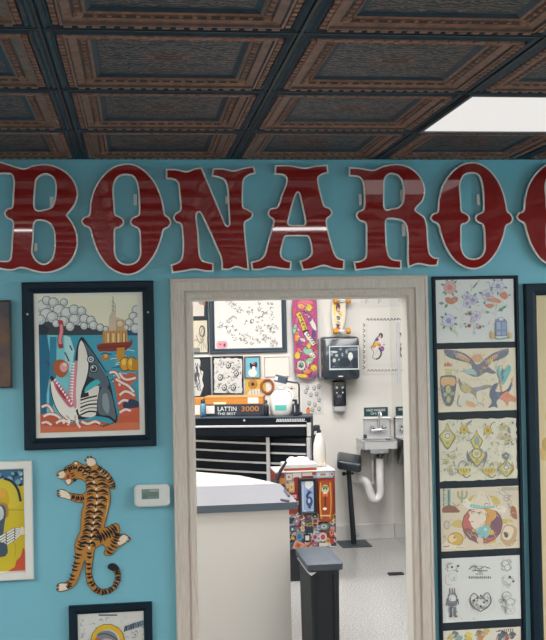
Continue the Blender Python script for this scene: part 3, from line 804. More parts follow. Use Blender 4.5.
s0 = rect(141.6, 489, 159, 499, YW-.034)
sb = link('display', B(s0[0], s0[2], YW-.0348, YW-.0335, s0[1], s0[3]), mat('lcd_grey_green', (112, 128, 120), .25), t)
A = Art(YW-.0349, 120, 470, 7.8)
A.rect(170, 178, 303, 184, (84, 100, 96)); A.rect(176, 190, 215, 222, (86, 104, 98)); A.rect(225, 190, 298, 205, (92, 110, 102)); A.rect(232, 152, 296, 168, (140, 154, 146))
o = A.done('display_digits', sb)

# --- black board with six flash sheets
bl = (at(431, 277, YW)[0]+at(439.6, 640, YW)[0])/2; br = (at(516.5, 276, YW)[0]+at(524, 600, YW)[0])/2; bt = at(473, 276.2, YW)[1]
bb = at(480, 715, YW)[1]
t = empty('flash_board', ((bl+br)/2, YW, bb), 'tall narrow black board holding a column of tattoo flash sheets, right of the door', 'display board')
link('backing', B(bl+.008, br-.008, YW-.012, YW, bb+.008, bt-.008), BLACK2, t)
link('frame', frame_sweep(bmesh.new(), bl, bb, br, bt, YW, [(0, 0), (0, .019), (.003, .021), (.011, .021), (.014, .013), (.014, 0)]), BLACK, t)
YS = YW-.0125
def sheet(px, paper, rough=False):
    r = rect(*px, YS); bm = bmesh.new()
    pts = []
    N = 16
    for (a, b) in (((r[0], r[1]), (r[2], r[1])), ((r[2], r[1]), (r[2], r[3])), ((r[2], r[3]), (r[0], r[3])), ((r[0], r[3]), (r[0], r[1]))):
        for k in range(N):
            j = .0028 if rough else .0004
            pts.append((a[0]+(b[0]-a[0])*k/N+W(0, j), a[1]+(b[1]-a[1])*k/N+W(0, j)))
    A = Art(YS, clip=(r[0]+.001, r[1]+.001, r[2]-.001, r[3]-.001)); c = A.clip; A.clip = None
    A.poly(pts, paper, world=True); A.clip = c; A.fc = paper; A.fade = .28
    return A
def pencil(A, n, cols, x0=65, x1=490, y0=60, y1=390):
    for k in range(n):
        x = x0+random.random()*(x1-x0); y = y0+random.random()*(y1-y0); a = random.random()*6.28; l = 8+random.random()*16
        A.line([(x, y), (x+l*math.cos(a), y+l*math.sin(a)), (x+l*1.6*math.cos(a+.7), y+l*1.6*math.sin(a+.7))], 2.4+random.random()*2.6, random.choice(cols), taper=True)
def petals(A, x, y, r, c, core, n=6, edge=(110, 90, 110)):
    a0 = random.random()
    for k in range(n):
        a = a0+6.283*k/n; A.circ(x+r*.6*math.cos(a), y+r*.6*math.sin(a), r*.5+.8, edge); A.circ(x+r*.6*math.cos(a), y+r*.6*math.sin(a), r*.5-.8, c)
    A.circ(x, y, r*.42, edge); A.circ(x, y, r*.34, core)
def leaf(A, x, y, a, l, c=(70, 138, 104)):
    dx, dy = math.cos(a)*l, math.sin(a)*l; A.poly([(x-dx*.5, y-dy*.5), (x-dy*.28, y+dx*.28), (x+dx*.5, y+dy*.5), (x+dy*.28, y-dx*.28)], c)
def leaves(A, x, y, r, n=5, c=(70, 138, 104)):
    for k in range(n):
        a = 6.283*k/n+random.random()*.6; leaf(A, x+r*math.cos(a), y+r*math.sin(a), a, r*.62, c)

# sheet 1: roses, dagger, heart, lantern
A = sheet((434.8, 279.3, 514, 342.3), (222, 218, 214)); A.crop(430, 270, 6.07)
leaves(A, 120, 105, 46, 8); petals(A, 120, 105, 36, (222, 150, 142), (206, 112, 104), 7, (170, 90, 96))
A.poly([(92, 172), (112, 164), (128, 172), (148, 160), (168, 168), (166, 190), (132, 208), (98, 196)], (198, 106, 76), 3)
leaf(A, 70, 202, 0, 36, (90, 130, 120)); leaf(A, 98, 218, -1, 34); A.line([(130, 206), (150, 226), (180, 248)], 2.5, (190, 180, 150))
A.line([(244, 134), (272, 96)], 6, (214, 196, 120), 0); A.line([(262, 108), (286, 78)], 10, (112, 112, 140), 0); A.line([(284, 80), (300, 62)], 8, (206, 178, 86), 0)
leaves(A, 242, 180, 44, 6); petals(A, 225, 165, 24, (206, 196, 222), (150, 136, 176), 5); petals(A, 260, 182, 26, (198, 188, 218), (140, 128, 172), 6); petals(A, 225, 202, 24, (210, 202, 226), (156, 140, 180), 5)
leaves(A, 415, 98, 44, 5); petals(A, 412, 98, 34, (214, 206, 226), (150, 140, 176), 7)
leaves(A, 346, 158, 44, 4); petals(A, 350, 152, 34, (214, 204, 226), (156, 144, 182), 6)
A.poly([(420, 150), (452, 130), (472, 160), (450, 180)], (206, 106, 76), 3); A.poly([(340, 176), (380, 166), (430, 186), (420, 202), (366, 190)], (206, 116, 84), 3)
A.poly([(334, 210), (372, 206), (392, 216), (368, 232), (344, 226)], (206, 116, 84), 3)
A.line([(384, 150), (410, 168), (460, 190)], 12, (232, 226, 214)); A.line([(340, 196), (380, 202), (430, 210)], 8, (232, 226, 214)); A.line([(404, 204), (398, 240)], 5, (190, 182, 170))
leaf(A, 432, 240, -.6, 40); leaf(A, 450, 226, -.2, 30); leaf(A, 348, 256, .1, 34, (120, 148, 136)); leaf(A, 482, 152, .1, 20, (120, 130, 140))
leaves(A, 112, 312, 46, 6); petals(A, 112, 308, 36, (208, 204, 232), (140, 136, 186), 8)
for k in range(4): A.line([(122+k*8, 370-k*3), (150+k*6, 385), (170, 408-k*6)], 2.2, (188, 196, 150))
petals(A, 280, 278, 26, (214, 206, 226), (160, 150, 186), 6); petals(A, 262, 306, 16, (214, 206, 226), (160, 150, 186), 5)
for x, y in ((240, 264), (236, 338), (300, 346)): petals(A, x, y, 10, (190, 60, 66), (150, 40, 50), 5, (140, 50, 56))
for x, y in ((216, 268), (216, 344), (322, 342), (286, 330), (210, 326)): leaf(A, x, y, random.random()*3, 20)
A.line([(264, 340), (268, 388)], 3, (140, 130, 170)); leaf(A, 268, 380, 1.4, 28, (180, 176, 206)); leaf(A, 290, 345, 1.9, 22, (190, 176, 206))
A.poly([(396, 312), (406, 296), (452, 296), (464, 312), (466, 400), (396, 402)], (92, 98, 136), 0); A.rect(402, 318, 428, 396, (152, 158, 196)); A.rect(434, 318, 460, 396, (136, 142, 184)); A.rect(396, 360, 466, 374, (96, 136, 156))
A.ring(430, 300, 16, 3, (96, 100, 130), (222, 218, 214)); A.rect(400, 306, 462, 318, (112, 118, 156))
A.poly([(372, 414), (364, 392), (376, 374), (388, 394), (386, 414)], (220, 160, 76), 3); A.poly([(480, 414), (472, 392), (484, 376), (494, 394), (492, 414)], (222, 176, 96), 3)
A.line([(386, 410), (420, 420), (480, 408)], 8, (82, 152, 110))
pencil(A, 50, [(180, 176, 196), (110, 150, 126), (206, 160, 150)], 80, 480, 70, 380)
A.done('flash_sheet', t, label='top sheet of roses, a dagger, a striped heart and a blue lantern')

# sheet 2: eagle, urn, swallows
A = sheet((436.6, 348.5, 516, 411.2), (226, 212, 188)); A.crop(430, 340, 6.07)
for k in range(9): A.line([(285, 135), (285+70*math.cos(math.pi+k*math.pi/8), 128+62*math.sin(math.pi+k*math.pi/8))], 3, (218, 150, 116), 0)
A.circ(286, 110, 34, (214, 148, 112), 24)
A.poly([(86, 58), (140, 62), (200, 76), (250, 110), (285, 150), (330, 118), (380, 82), (440, 60), (476, 54), (472, 90), (430, 116), (380, 134), (352, 158), (400, 196), (376, 206), (340, 196), (300, 220), (262, 222), (210, 190), (254, 172), (240, 142), (180, 126), (120, 108), (92, 88)], (98, 102, 126), 3)
A.poly([(160, 80), (200, 88), (240, 116), (236, 134), (190, 118), (158, 102)], (214, 160, 122), 3); A.poly([(340, 130), (376, 98), (410, 84), (404, 108), (370, 130), (346, 150)], (216, 164, 124), 3)
for k in range(10):
    A.line([(100+k*15, 70+k*5), (108+k*15, 100+k*5)], 2, (52, 60, 86), 0); A.line([(470-k*14, 62+k*6), (458-k*12, 92+k*6)], 2, (52, 60, 86), 0)
A.circ(372, 128, 10, (216, 190, 90)); A.circ(330, 168, 16, (206, 116, 76), 10); A.poly([(200, 190), (240, 172), (280, 190), (280, 210), (240, 206)], (164, 190, 190), 3)
for k in range(12): A.circ(215+k*12, 238+(k % 3)*4, 3, (190, 160, 110))
A.poly([(84, 150), (92, 134), (100, 148), (108, 128), (118, 146), (130, 136), (130, 160), (86, 160)], (206, 104, 76)); A.line([(88, 180), (140, 182)], 12, (206, 190, 120)); A.rect(92, 190, 132, 216, (198, 184, 140))
A.poly([(60, 250), (70, 218), (150, 216), (160, 252), (150, 340), (128, 398), (92, 396), (70, 340)], (86, 90, 106), 3)
A.poly([(64, 256), (74, 228), (110, 224), (146, 228), (156, 256), (140, 280), (110, 268), (80, 284)], (216, 164, 116), 3)
A.circ(110, 300, 16, (190, 192, 96), 24); A.circ(92, 330, 12, (160, 170, 160)); A.circ(130, 326, 12, (140, 150, 150)); A.circ(112, 360, 12, (180, 180, 110), 20); A.circ(112, 300, 6, (216, 120, 76))
A.poly([(172, 226), (200, 270), (260, 290), (340, 272), (380, 280), (330, 300), (280, 320), (290, 400), (220, 330), (184, 300)], (136, 132, 128), 3)
A.poly([(190, 276), (232, 270), (252, 300), (232, 320), (196, 310)], (190, 176, 116), 3); A.circ(236, 318, 12, (222, 160, 110)); A.poly([(200, 330), (260, 330), (290, 390), (230, 400), (180, 400)], (214, 206, 196), 3)
A.poly([(258, 290), (330, 276), (300, 306)], (140, 140, 186)); A.poly([(220, 370), (260, 380), (276, 408), (226, 400)], (216, 150, 106), 3); A.line([(176, 336), (166, 390), (190, 404)], 10, (150, 146, 146))
for k in range(16): A.circ(300+random.random()*60, 310+random.random()*90, 2.5, (196, 176, 140))
A.poly([(404, 190), (420, 150), (428, 196), (476, 150), (492, 178), (462, 246), (440, 272), (420, 236)], (92, 172, 182), 3); A.poly([(428, 206), (440, 170), (450, 200), (440, 250)], (60, 120, 140), 3)
A.line([(470, 160), (420, 250), (400, 300)], 5, (120, 130, 130)); A.poly([(420, 250), (430, 250), (440, 320), (428, 330)], (220, 130, 96))
A.poly([(360, 330), (380, 276), (410, 262), (396, 310), (440, 314), (476, 290), (500, 226), (490, 300), (440, 340), (404, 372), (410, 410), (386, 404), (352, 412), (376, 376)], (74, 84, 116), 3)
A.poly([(420, 350), (450, 320), (470, 312), (488, 330), (522, 352), (518, 376), (480, 372), (470, 402), (452, 372)], (216, 120, 88), 3)
A.poly([(488, 240), (506, 216), (500, 280)], (216, 140, 110))
pencil(A, 110, [(98, 100, 120), (200, 180, 140), (150, 150, 150), (216, 160, 120), (190, 196, 196)])
A.done('flash_sheet', t, label='cream sheet with a spread-winged eagle, swallows and an urn')

# sheet 3: yellow ornamental motifs with ragged edge
A = sheet((438.8, 419, 516.8, 480), (220, 211, 190), True); A.crop(430, 410, 5.747)
Y3, G3, D3 = (208, 186, 84), (150, 152, 96), (76, 82, 92)
def motif(x, y, w, h, lines=10):
    A.poly([(x, y-h), (x+w*.35, y-h*.45), (x+w, y), (x+w*.6, y+h*.55), (x, y+h), (x-w*.6, y+h*.55), (x-w, y), (x-w*.35, y-h*.45)], (120, 116, 100), 3)
    A.poly([(x, y-h*.88), (x+w*.3, y-h*.4), (x+w*.86, y), (x+w*.5, y+h*.45), (x, y+h*.86), (x-w*.5, y+h*.45), (x-w*.86, y), (x-w*.3, y-h*.4)], Y3, 3)
    A.circ(x, y, w*.5, (210, 204, 190)); A.circ(x, y, w*.34, D3); A.circ(x, y, w*.26, (216, 208, 180)); A.circ(x, y+h*.5, w*.2, G3); A.circ(x, y-h*.4, w*.16, (150, 160, 170))
    for s in (-1, 1):
        A.line([(x+s*w*.3, y-h*.5), (x+s*w*.7, y-h*.2), (x+s*w, y)], 3, D3); A.line([(x+s*w*.9, y+h*.1), (x+s*w*.5, y+h*.6), (x, y+h)], 3, D3)
motif(100, 150, 48, 78); motif(268, 175, 36, 64); motif(270, 255, 52, 74); motif(438, 330, 46, 56)
A.circ(268, 250, 30, D3); A.circ(268, 250, 25, (214, 206, 176)); A.circ(268, 250, 14, (190, 170, 80)); A.poly([(216, 232), (226, 282), (258, 300), (222, 300), (208, 262)], (108, 116, 130), 3); A.poly([(320, 232), (310, 282), (280, 300), (316, 300), (330, 262)], (108, 116, 130), 3)
A.circ(268, 176, 16, (140, 146, 150), 24)
for x, y in ((196, 112), (332, 116)):
    petals(A, x, y, 22, (214, 178, 70), (176, 112, 50), 7, (140, 110, 60)); leaf(A, x-20, y+20, 2, 26, G3); leaf(A, x+26, y+16, .8, 24, (130, 134, 120)); A.line([(x+14, y-18), (x+24, y-40), (x+44, y-46)], 4, D3); A.line([(x-10, y-24), (x-18, y-42)], 4, D3); A.line([(x+6, y+20), (x-12, y+52)], 3, (160, 150, 120))
for x, y in ((420, 100), (412, 150), (452, 168)): petals(A, x, y, 20, (216, 196, 150), (206, 176, 90), 6, (116, 112, 104))
for k in range(12): leaf(A, 395+random.random()*90, 70+random.random()*130, random.random()*6, 24, (128, 132, 126))
for x, y in ((92, 296), (136, 270), (112, 340)): petals(A, x, y, 14, (214, 206, 120), (160, 150, 60), 5, (110, 110, 96))
for k in range(12): leaf(A, 70+random.random()*80, 250+random.random()*125, random.random()*6, 22, random.choice([(140, 142, 130), (170, 150, 170)]))
for x in (198, 342):
    A.poly([(x-40, 345), (x-12, 330), (x+38, 340), (x+10, 372), (x-24, 366)], Y3, 3); A.poly([(x-20, 352), (x+4, 344), (x+12, 358), (x-6, 366)], (206, 150, 50), 3)
    A.line([(x-10, 370), (x+10, 388), (x+34, 372)], 5, D3); A.line([(x-38, 330), (x-26, 300), (x-6, 290)], 4, D3); A.line([(x, 326), (x+12, 296)], 4, D3); leaf(A, x+16, 310, 1, 30, G3)
    for k in range(5): A.line([(x-36+k*16, 352), (x-44+k*18, 336)], 4, D3, 0)
petals(A, 436, 262, 18, (96, 110, 130), (206, 190, 80), 5, (70, 80, 100)); A.line([(404, 300), (396, 340), (420, 372)], 6, (190, 150, 80)); A.line([(470, 300), (480, 340), (456, 372)], 6, (190, 150, 80))
for k in range(40): A.circ(70+random.random()*410, 70+random.random()*320, 2, (150, 148, 140))
A.rect(355, 236, 400, 239, (190, 184, 166)); A.rect(60, 243, 110, 246, (190, 184, 166))
pencil(A, 130, [(110, 114, 116), (190, 176, 110), (160, 158, 150), (84, 88, 98)])
A.done('flash_sheet', t, label='ragged-edged sheet of small yellow and grey ornamental motifs')

# sheet 4: cowgirl in a red disc
A = sheet((440.2, 487.2, 519.2, 549.8), (216, 200, 178)); A.crop(430, 480, 5.747)
A.poly([(220, 110), (256, 84), (380, 96), (400, 140), (200, 150)], (206, 172, 84), 3); A.poly([(400, 232), (440, 222), (480, 238), (420, 250)], (206, 172, 84), 3); A.poly([(118, 260), (160, 226), (190, 240), (186, 276)], (206, 176, 96), 3)
A.poly([(340, 340), (380, 346), (370, 362), (320, 366)], (206, 172, 84), 3)
A.circ(300, 255, 118, (96, 56, 62), 112); A.circ(300, 255, 112, (184, 84, 82), 107)
A.poly([(360, 190), (412, 220), (412, 280), (380, 320), (330, 330), (330, 260)], (104, 62, 88), 3)
A.poly([(196, 280), (250, 290), (290, 360), (230, 340)], (120, 70, 76), 3)
A.poly([(300, 170), (350, 168), (380, 190), (376, 220), (352, 240), (340, 274), (310, 262), (300, 220)], (206, 142, 66), 3)
A.poly([(226, 176), (300, 166), (326, 190), (320, 240), (300, 272), (262, 284), (238, 262), (232, 240), (222, 228), (230, 206)], (232, 212, 192), 3)
A.line([(228, 176), (262, 184)], 5, (110, 76, 60)); A.line([(270, 188), (296, 184)], 5, (110, 76, 60)); A.circ(240, 190, 4, (60, 60, 66)); A.circ(284, 194, 4, (60, 60, 66)); A.line([(236, 238), (250, 240)], 5, (176, 78, 76)); A.line([(318, 190), (324, 226), (300, 262)], 3, (130, 84, 60))
A.poly([(186, 120), (200, 100), (240, 130), (340, 150), (420, 150), (440, 168), (424, 190), (380, 178), (320, 160), (230, 168), (196, 150)], (234, 222, 206), 3)
A.poly([(236, 134), (252, 96), (288, 62), (328, 84), (350, 110), (366, 152), (300, 152)], (226, 210, 190), 3); A.line([(320, 84), (340, 120), (342, 140)], 3, (110, 94, 84)); A.line([(270, 80), (256, 110)], 2.5, (140, 120, 104))
A.poly([(232, 138), (300, 148), (366, 146), (368, 160), (300, 162), (236, 158)], (110, 186, 188), 3)
for k in range(8): A.circ(244+k*16, 150, 4, (196, 222, 216))
A.poly([(262, 280), (330, 262), (352, 290), (326, 330), (284, 330), (268, 306)], (112, 184, 190), 3); A.circ(352, 300, 16, (214, 170, 60)); A.circ(250, 290, 9, (206, 160, 60)); A.circ(318, 284, 10, (178, 214, 214))
for k in range(6): A.line([(214+k*22, 300+k*8), (236+k*20, 330+k*4)], 4, random.choice([(60, 60, 80), (206, 190, 170)]), 0)
A.poly([(270, 334), (300, 330), (304, 362), (276, 360)], (214, 190, 160), 3)
A.rect(74, 50, 82, 150, (96, 110, 108)); A.rect(96, 50, 120, 150, (134, 186, 168)); A.rect(104, 58, 112, 146, (60, 80, 90)); A.rect(82, 80, 94, 140, (180, 190, 160))
A.poly([(72, 160), (100, 146), (140, 150), (170, 176), (168, 186), (100, 188), (72, 186)], (122, 72, 60), 3)
A.line([(160, 66), (164, 96), (184, 106), (208, 96), (210, 62)], 12, (150, 158, 120)); A.line([(184, 60), (182, 130)], 13, (150, 158, 120)); A.line([(130, 130), (150, 150), (168, 136)], 8, (150, 158, 120))
A.line([(380, 56), (410, 70), (470, 108)], 22, (160, 150, 142)); A.line([(380, 56), (410, 70), (470, 108)], 16, (216, 204, 188)); A.circ(440, 104, 20, (176, 162, 150)); A.circ(440, 104, 13, (214, 202, 186)); A.line([(448, 134), (462, 164)], 12, (170, 158, 146))
A.poly([(468, 150), (492, 160), (500, 224), (478, 218), (462, 190)], (150, 82, 54), 3)
A.poly([(412, 290), (442, 254), (500, 280), (480, 370), (440, 378), (404, 340)], (190, 150, 110), 3); A.poly([(418, 296), (440, 264), (480, 280), (460, 340), (420, 336)], (228, 208, 178), 3); A.circ(438, 316, 12, (50, 66, 84), 16); A.circ(430, 306, 8, (50, 66, 84))
A.circ(96, 258, 20, (176, 158, 146), 28); A.circ(96, 258, 12, (200, 184, 170), 18)
A.circ(146, 340, 46, (150, 100, 40), 40); A.circ(146, 340, 42, (214, 164, 58), 36); A.circ(126, 336, 22, (230, 206, 160)); A.circ(140, 330, 6, (120, 80, 40))
A.poly([(66, 380), (90, 352), (130, 372), (200, 380), (196, 392), (66, 396)], (226, 214, 196), 3); A.line([(76, 384), (110, 380)], 6, (160, 90, 66)); A.line([(150, 386), (196, 388)], 5, (190, 160, 120))
A.rect(410, 40, 510, 60, (180, 170, 152))
pencil(A, 80, [(170, 156, 140), (120, 84, 74), (206, 176, 110), (224, 212, 196)])
A.done('flash_sheet', t, label='sheet with a woman in a pale western hat on a red disc')

# sheet 5: black line drawings
A = sheet((441.3, 556.8, 520.4, 620.8), (214, 211, 206)); A.crop(430, 550, 5.747)
K = [(54, 56, 64), (96, 98, 106), (140, 138, 140)]
def scrib(x, y, rx, ry, n, w=2.6, dark=1):
    for k in range(n):
        a = random.random()*6.28; r = .3+random.random()*.7; p = (x+rx*r*math.cos(a), y+ry*r*math.sin(a)); b = a+1.2; l = 8+random.random()*12
        A.line([p, (p[0]+l*math.cos(b), p[1]+l*math.sin(b)), (p[0]+l*1.6*math.cos(b+.9), p[1]+l*1.6*math.sin(b+.9))], w*(.6+random.random()*.7), random.choice(K[:2] if dark else K[1:]), taper=True)
scrib(130, 100, 40, 28, 14); A.circ(126, 98, 7, K[0]); A.circ(160, 92, 7, K[0]); A.circ(156, 122, 5, K[0]); A.line([(95, 140), (90, 190), (120, 200)], 3, (190, 120, 110)); scrib(125, 150, 26, 30, 10, 2, 0)
A.line([(222, 112), (250, 94), (285, 110), (310, 96), (345, 106)], 4.5, K[0]); A.line([(240, 120), (285, 116), (330, 120)], 4, K[0]); scrib(285, 108, 50, 14, 20)
for k in range(12): A.rect(222+k*11, 150+(k % 2)*2, 229+k*11, 164, K[1]); 
for k in range(5): A.rect(262+k*9, 134, 267+k*9, 142, K[1])
scrib(438, 88, 28, 34, 20, 2.4, 0); A.ring(432, 78, 20, 2.6, K[1], (214, 211, 206)); A.ring(444, 100, 18, 2.6, K[1], (214, 211, 206)); A.circ(458, 155, 8, K[0]); A.circ(478, 180, 8, K[0], 6); scrib(450, 180, 34, 30, 18, 2.2, 0)
for k in range(3): A.line([(112+k*14, 218), (114+k*14, 250)], 5, K[0], 0)
A.poly([(108, 250), (148, 250), (156, 290), (150, 320), (106, 320), (100, 290)], K[1], 3); A.poly([(114, 258), (142, 258), (146, 290), (110, 290)], (206, 202, 198), 3); A.rect(112, 326, 126, 380, K[0]); A.rect(134, 326, 150, 380, K[1]); A.line([(98, 280), (94, 320)], 6, K[0]); A.line([(158, 280), (164, 312)], 6, K[0]); A.circ(118, 380, 10, K[0], 6); A.circ(148, 380, 10, K[0], 6); scrib(130, 290, 28, 40, 18); scrib(130, 345, 22, 20, 12)
A.line([(232, 270), (230, 300), (252, 330), (290, 352)], 6, K[0]); A.line([(346, 266), (348, 300), (326, 330), (290, 352)], 6, K[0]); A.line([(232, 268), (250, 246), (272, 262), (290, 280), (310, 258), (330, 244), (346, 266)], 4, K[0]); scrib(290, 296, 48, 34, 30, 2.6)
for x, y in ((254, 290), (326, 290), (290, 262), (290, 320), (270, 275), (308, 300)): A.circ(x, y, 5.5, K[0])
for k in range(24): A.circ(290+80*math.cos(k*.26), 310+56*math.sin(k*.26), 2, K[2])
A.ring(440, 262, 26, 2.6, K[1], (214, 211, 206)); A.ring(462, 296, 26, 2.6, K[1], (214, 211, 206), 20); A.ring(458, 340, 28, 2.6, K[2], (214, 211, 206)); A.line([(390, 290), (410, 280), (430, 300)], 3, K[1]); A.line([(402, 320), (430, 330), (440, 352)], 3, K[1]); scrib(446, 300, 46, 52, 34, 2.2, 0)
A.circ(182, 392, 3, (190, 110, 110)); A.circ(250, 392, 3, K[1])
A.done('flash_sheet', t, label='white sheet of small black line drawings')

# sheet 6
A = sheet((442, 628.8, 521.5, 700), (216, 206, 190)); A.crop(430, 550, 5.747)
for x, y, cc in ((140, 486, (70, 90, 110)), (120, 500, (190, 170, 100)), (165, 510, (110, 150, 160)), (218, 490, (216, 190, 80)), (218, 515, (206, 180, 70)), (280, 480, (120, 90, 60)), (290, 505, (190, 110, 60)), (420, 485, (40, 44, 60)), (440, 500, (120, 60, 70)), (400, 500, (60, 70, 90)), (470, 490, (60, 62, 76)), (320, 470, (190, 160, 90))):
    A.circ(x, y, 16, cc, 22); leaf(A, x+16, y-8, random.random()*3, 30, cc); leaf(A, x-14, y+6, random.random()*3, 30, (150, 140, 110))
for k in range(8): A.line([(380+k*14, 470), (400+k*10, 460-k*1.5)], 5, (44, 48, 60), 0)
A.done('flash_sheet', t, label='colourful sheet cut off by the bottom of the photo')

# --- big black frame at the right edge
fl = (at(525.2, 283, YW-.02)[0]+at(532, 640, YW-.02)[0])/2; ft = at(540, 283.5, YW-.02)[1]
t, ya = picture('framed_picture', (fl, at(545, 720, YW)[1], fl+.62, ft), 'black framed picture on tan paper cut off by the right edge', 'picture', .05, .03, BLACK, backm=PAPERC,
                prof=[(0, 0), (0, .026), (.004, .03), (.030, .03), (.044, .026), (.05, .02), (.05, 0)])
x0 = fl+.05; zb = at(545, 720, YW)[1]+.05
A = Art(ya, clip=(x0, zb, fl+.57, ft-.05))
A.poly([(x0-.01, zb-.01), (fl+.6, zb-.01), (fl+.6, ft), (x0-.01, ft)], (214, 190, 152), world=True)
for k in range(14):
    px, py = 544+k*3, 396+random.random()*60; x, z = at(px, py, ya)
    A.poly([(x+.02*math.cos(a)*1.2, z+.03*math.sin(a)) for a in [i*.5 for i in range(12)]], random.choice([(190, 156, 96), (206, 172, 118)]), world=True)
A.done('artwork', t, INK)

# ============================================================ BACK ROOM: things on the back wall
def bpic(name, px, label, fwid, fm, depth=.02, group=None, backm=PAPER, cat='picture'):
    return picture(name, rect(*px, YB-depth), label, cat, fwid, depth, fm, Y=YB, backm=backm, group=group)
FR = mat('dark_blue_frame', (30, 52, 68), .4)
def clipr(t_r, f): return (t_r[0]+f, t_r[1]+f, t_r[2]-f, t_r[3]-f)
# big framed flash
px = (209.5, 272, 286.5, 353); t, ya = bpic('framed_picture', px, 'large dark framed sheet of faint pencil sketches on the back room wall', .042, FR, .03)
A = Art(ya, 190, 295, 4.96, clip=clipr(rect(*px, ya), .041)); A.rect(90, -160, 480, 290, (226, 222, 218))
for x, y, r, n in ((240, 70, 26, 10), (292, 78, 20, 8), (375, 78, 34, 12), (400, 35, 16, 6), (350, 35, 14, 6), (165, 140, 30, 10), (215, 130, 26, 10), (290, 130, 24, 9), (342, 118, 18, 8), (405, 110, 14, 6), (210, 180, 22, 9), (355, 170, 26, 9), (408, 165, 24, 18), (220, 212, 14, 5), (258, 210, 22, 8), (300, 222, 34, 10), (350, 215, 24, 8), (400, 225, 34, 12), (200, 40, 20, 8), (240, -30, 40, 10), (330, -40, 40, 10)):
    for k in range(n):
        a = random.random()*6.28; q = (x+r*.7*math.cos(a), y+r*.6*math.sin(a)); b = random.random()*6.28
        A.line([q, (q[0]+r*.4*math.cos(b), q[1]+r*.4*math.sin(b)), (q[0]+r*.6*math.cos(b+1), q[1]+r*.6*math.sin(b+1))], 4.4, random.choice([(140, 142, 148), (160, 160, 166), (96, 100, 108)]), taper=True)
A.poly([(135, 232), (150, 228), (182, 230), (182, 262), (135, 262)], (222, 160, 170), 3); A.circ(150, 245, 6, (196, 90, 120)); A.rect(166, 240, 176, 256, (90, 80, 96)); A.circ(248, 215, 4, (180, 60, 60))
A.done('artwork', t, INK)
# frames at the left edge of the doorway
px = (168, 290, 208.5, 354); t, ya = bpic('framed_picture', px, 'dark board with beige sketches at the upper left corner of the doorway view', .012, FR, .018, backm=BLACK2)
A = Art(ya, 190, 295, 4.96, clip=clipr(rect(*px, ya), .01))
A.poly([(-60, 0), (80, 0), (70, 60), (86, 104), (-60, 106)], (206, 200, 190)); A.poly([(-60, 130), (90, 126), (92, 290), (-60, 296)], (206, 198, 176)); A.circ(60, 180, 16, (80, 80, 84), 30); A.circ(58, 180, 10, (198, 190, 170), 22)
A.circ(58, 35, 16, (150, 140, 130), 14); A.circ(70, 45, 7, (190, 80, 76)); A.line([(30, 200), (50, 240), (70, 220)], 4, (110, 110, 112)); A.line([(20, 225), (36, 222)], 10, (214, 140, 150), 0)
for k in range(14): A.line([(30+random.random()*50, 140+random.random()*140), (40+random.random()*50, 150+random.random()*130)], 2, (130, 130, 128), 0)
A.rect(70, 60, 100, 104, (28, 50, 66)); A.rect(-60, 262, 50, 292, (130, 130, 130))
A.done('artwork', t, INK)
px = (168, 357.5, 211, 401); t, ya = bpic('framed_picture', px, 'dark board with torn white drawings above the left end of the tool chest', .012, FR, .018, backm=BLACK2)
A = Art(ya, 190, 295, 4.96, clip=clipr(rect(*px, ya), .01))
A.poly([(-60, 315), (45, 312), (52, 330), (48, 370), (66, 380), (60, 420), (68, 450), (50, 500), (-60, 505)], (206, 204, 200))
for k in range(22): A.line([(0+random.random()*55, 330+random.random()*150), (10+random.random()*50, 335+random.random()*150)], 3, (60, 64, 72), 0)
A.done('artwork', t, INK)
# art panel with dense black drawing
px = (212.5, 356.2, 243.5, 394.5); t, ya = bpic('framed_picture', px, 'upright framed drawing dense with black curls, above the orange box', .008, FR, .018, backm=BLACK2)
A = Art(ya, 190, 295, 4.96, clip=clipr(rect(*px, ya), .006))
pts = []
for k in range(44):
    a = k/44*4; e = int(a); f = a-e; j = W(0, 3)
    pts.append([(122+f*134, 314+j), (258+j, 316+f*168), (256-f*134, 486+j), (120+j, 484-f*168)][e])
A.poly(pts, (212, 210, 206))
for k in range(90):
    x = 128+random.random()*118; y = 320+random.random()*158; a = random.random()*6.28; l = 5+random.random()*9
    A.line([(x, y), (x+l*math.cos(a), y+l*math.sin(a)), (x+l*1.6*math.cos(a+1), y+l*1.6*math.sin(a+1))], 2+random.random()*2.6, random.choice([(52, 58, 66), (100, 104, 110), (150, 152, 154)]), taper=True)
for x, y in ((190, 350), (230, 390), (150, 410), (215, 460), (170, 460)): A.circ(x, y, 13, (60, 66, 74), 16); A.circ(x-1, y-2, 9, (206, 204, 200), 11); A.circ(x, y, 4, (60, 66, 74))
A.done('artwork', t, INK)
# little blue picture
px = (244.6, 356.3, 260.6, 378.3); t, ya = bpic('framed_picture', px, 'tiny brown framed light blue picture of a dark bird', .009, mat('brown_frame', (120, 92, 72), .5), .018)
A = Art(ya, 190, 295, 4.96, clip=clipr(rect(*px, ya), .008)); A.rect(270, 300, 352, 420, (116, 184, 204))
A.poly([(296, 350), (300, 335), (312, 345), (328, 330), (334, 350), (322, 368), (304, 368)], (50, 44, 54), 3); A.circ(310, 386, 22, (226, 222, 218), 20); A.circ(318, 340, 6, (196, 80, 60)); A.circ(316, 362, 9, (230, 226, 220)); A.line([(296, 412), (330, 408)], 4, (206, 196, 190))
A.done('artwork', t, INK)
# blank framed sheet
px = (264.3, 356.6, 289.5, 376.6); t, ya = bpic('framed_picture', px, 'blank white sheet in a thin pinkish frame left of the pink skateboard', .006, mat('pale_frame', (198, 184, 184), .5), .012)
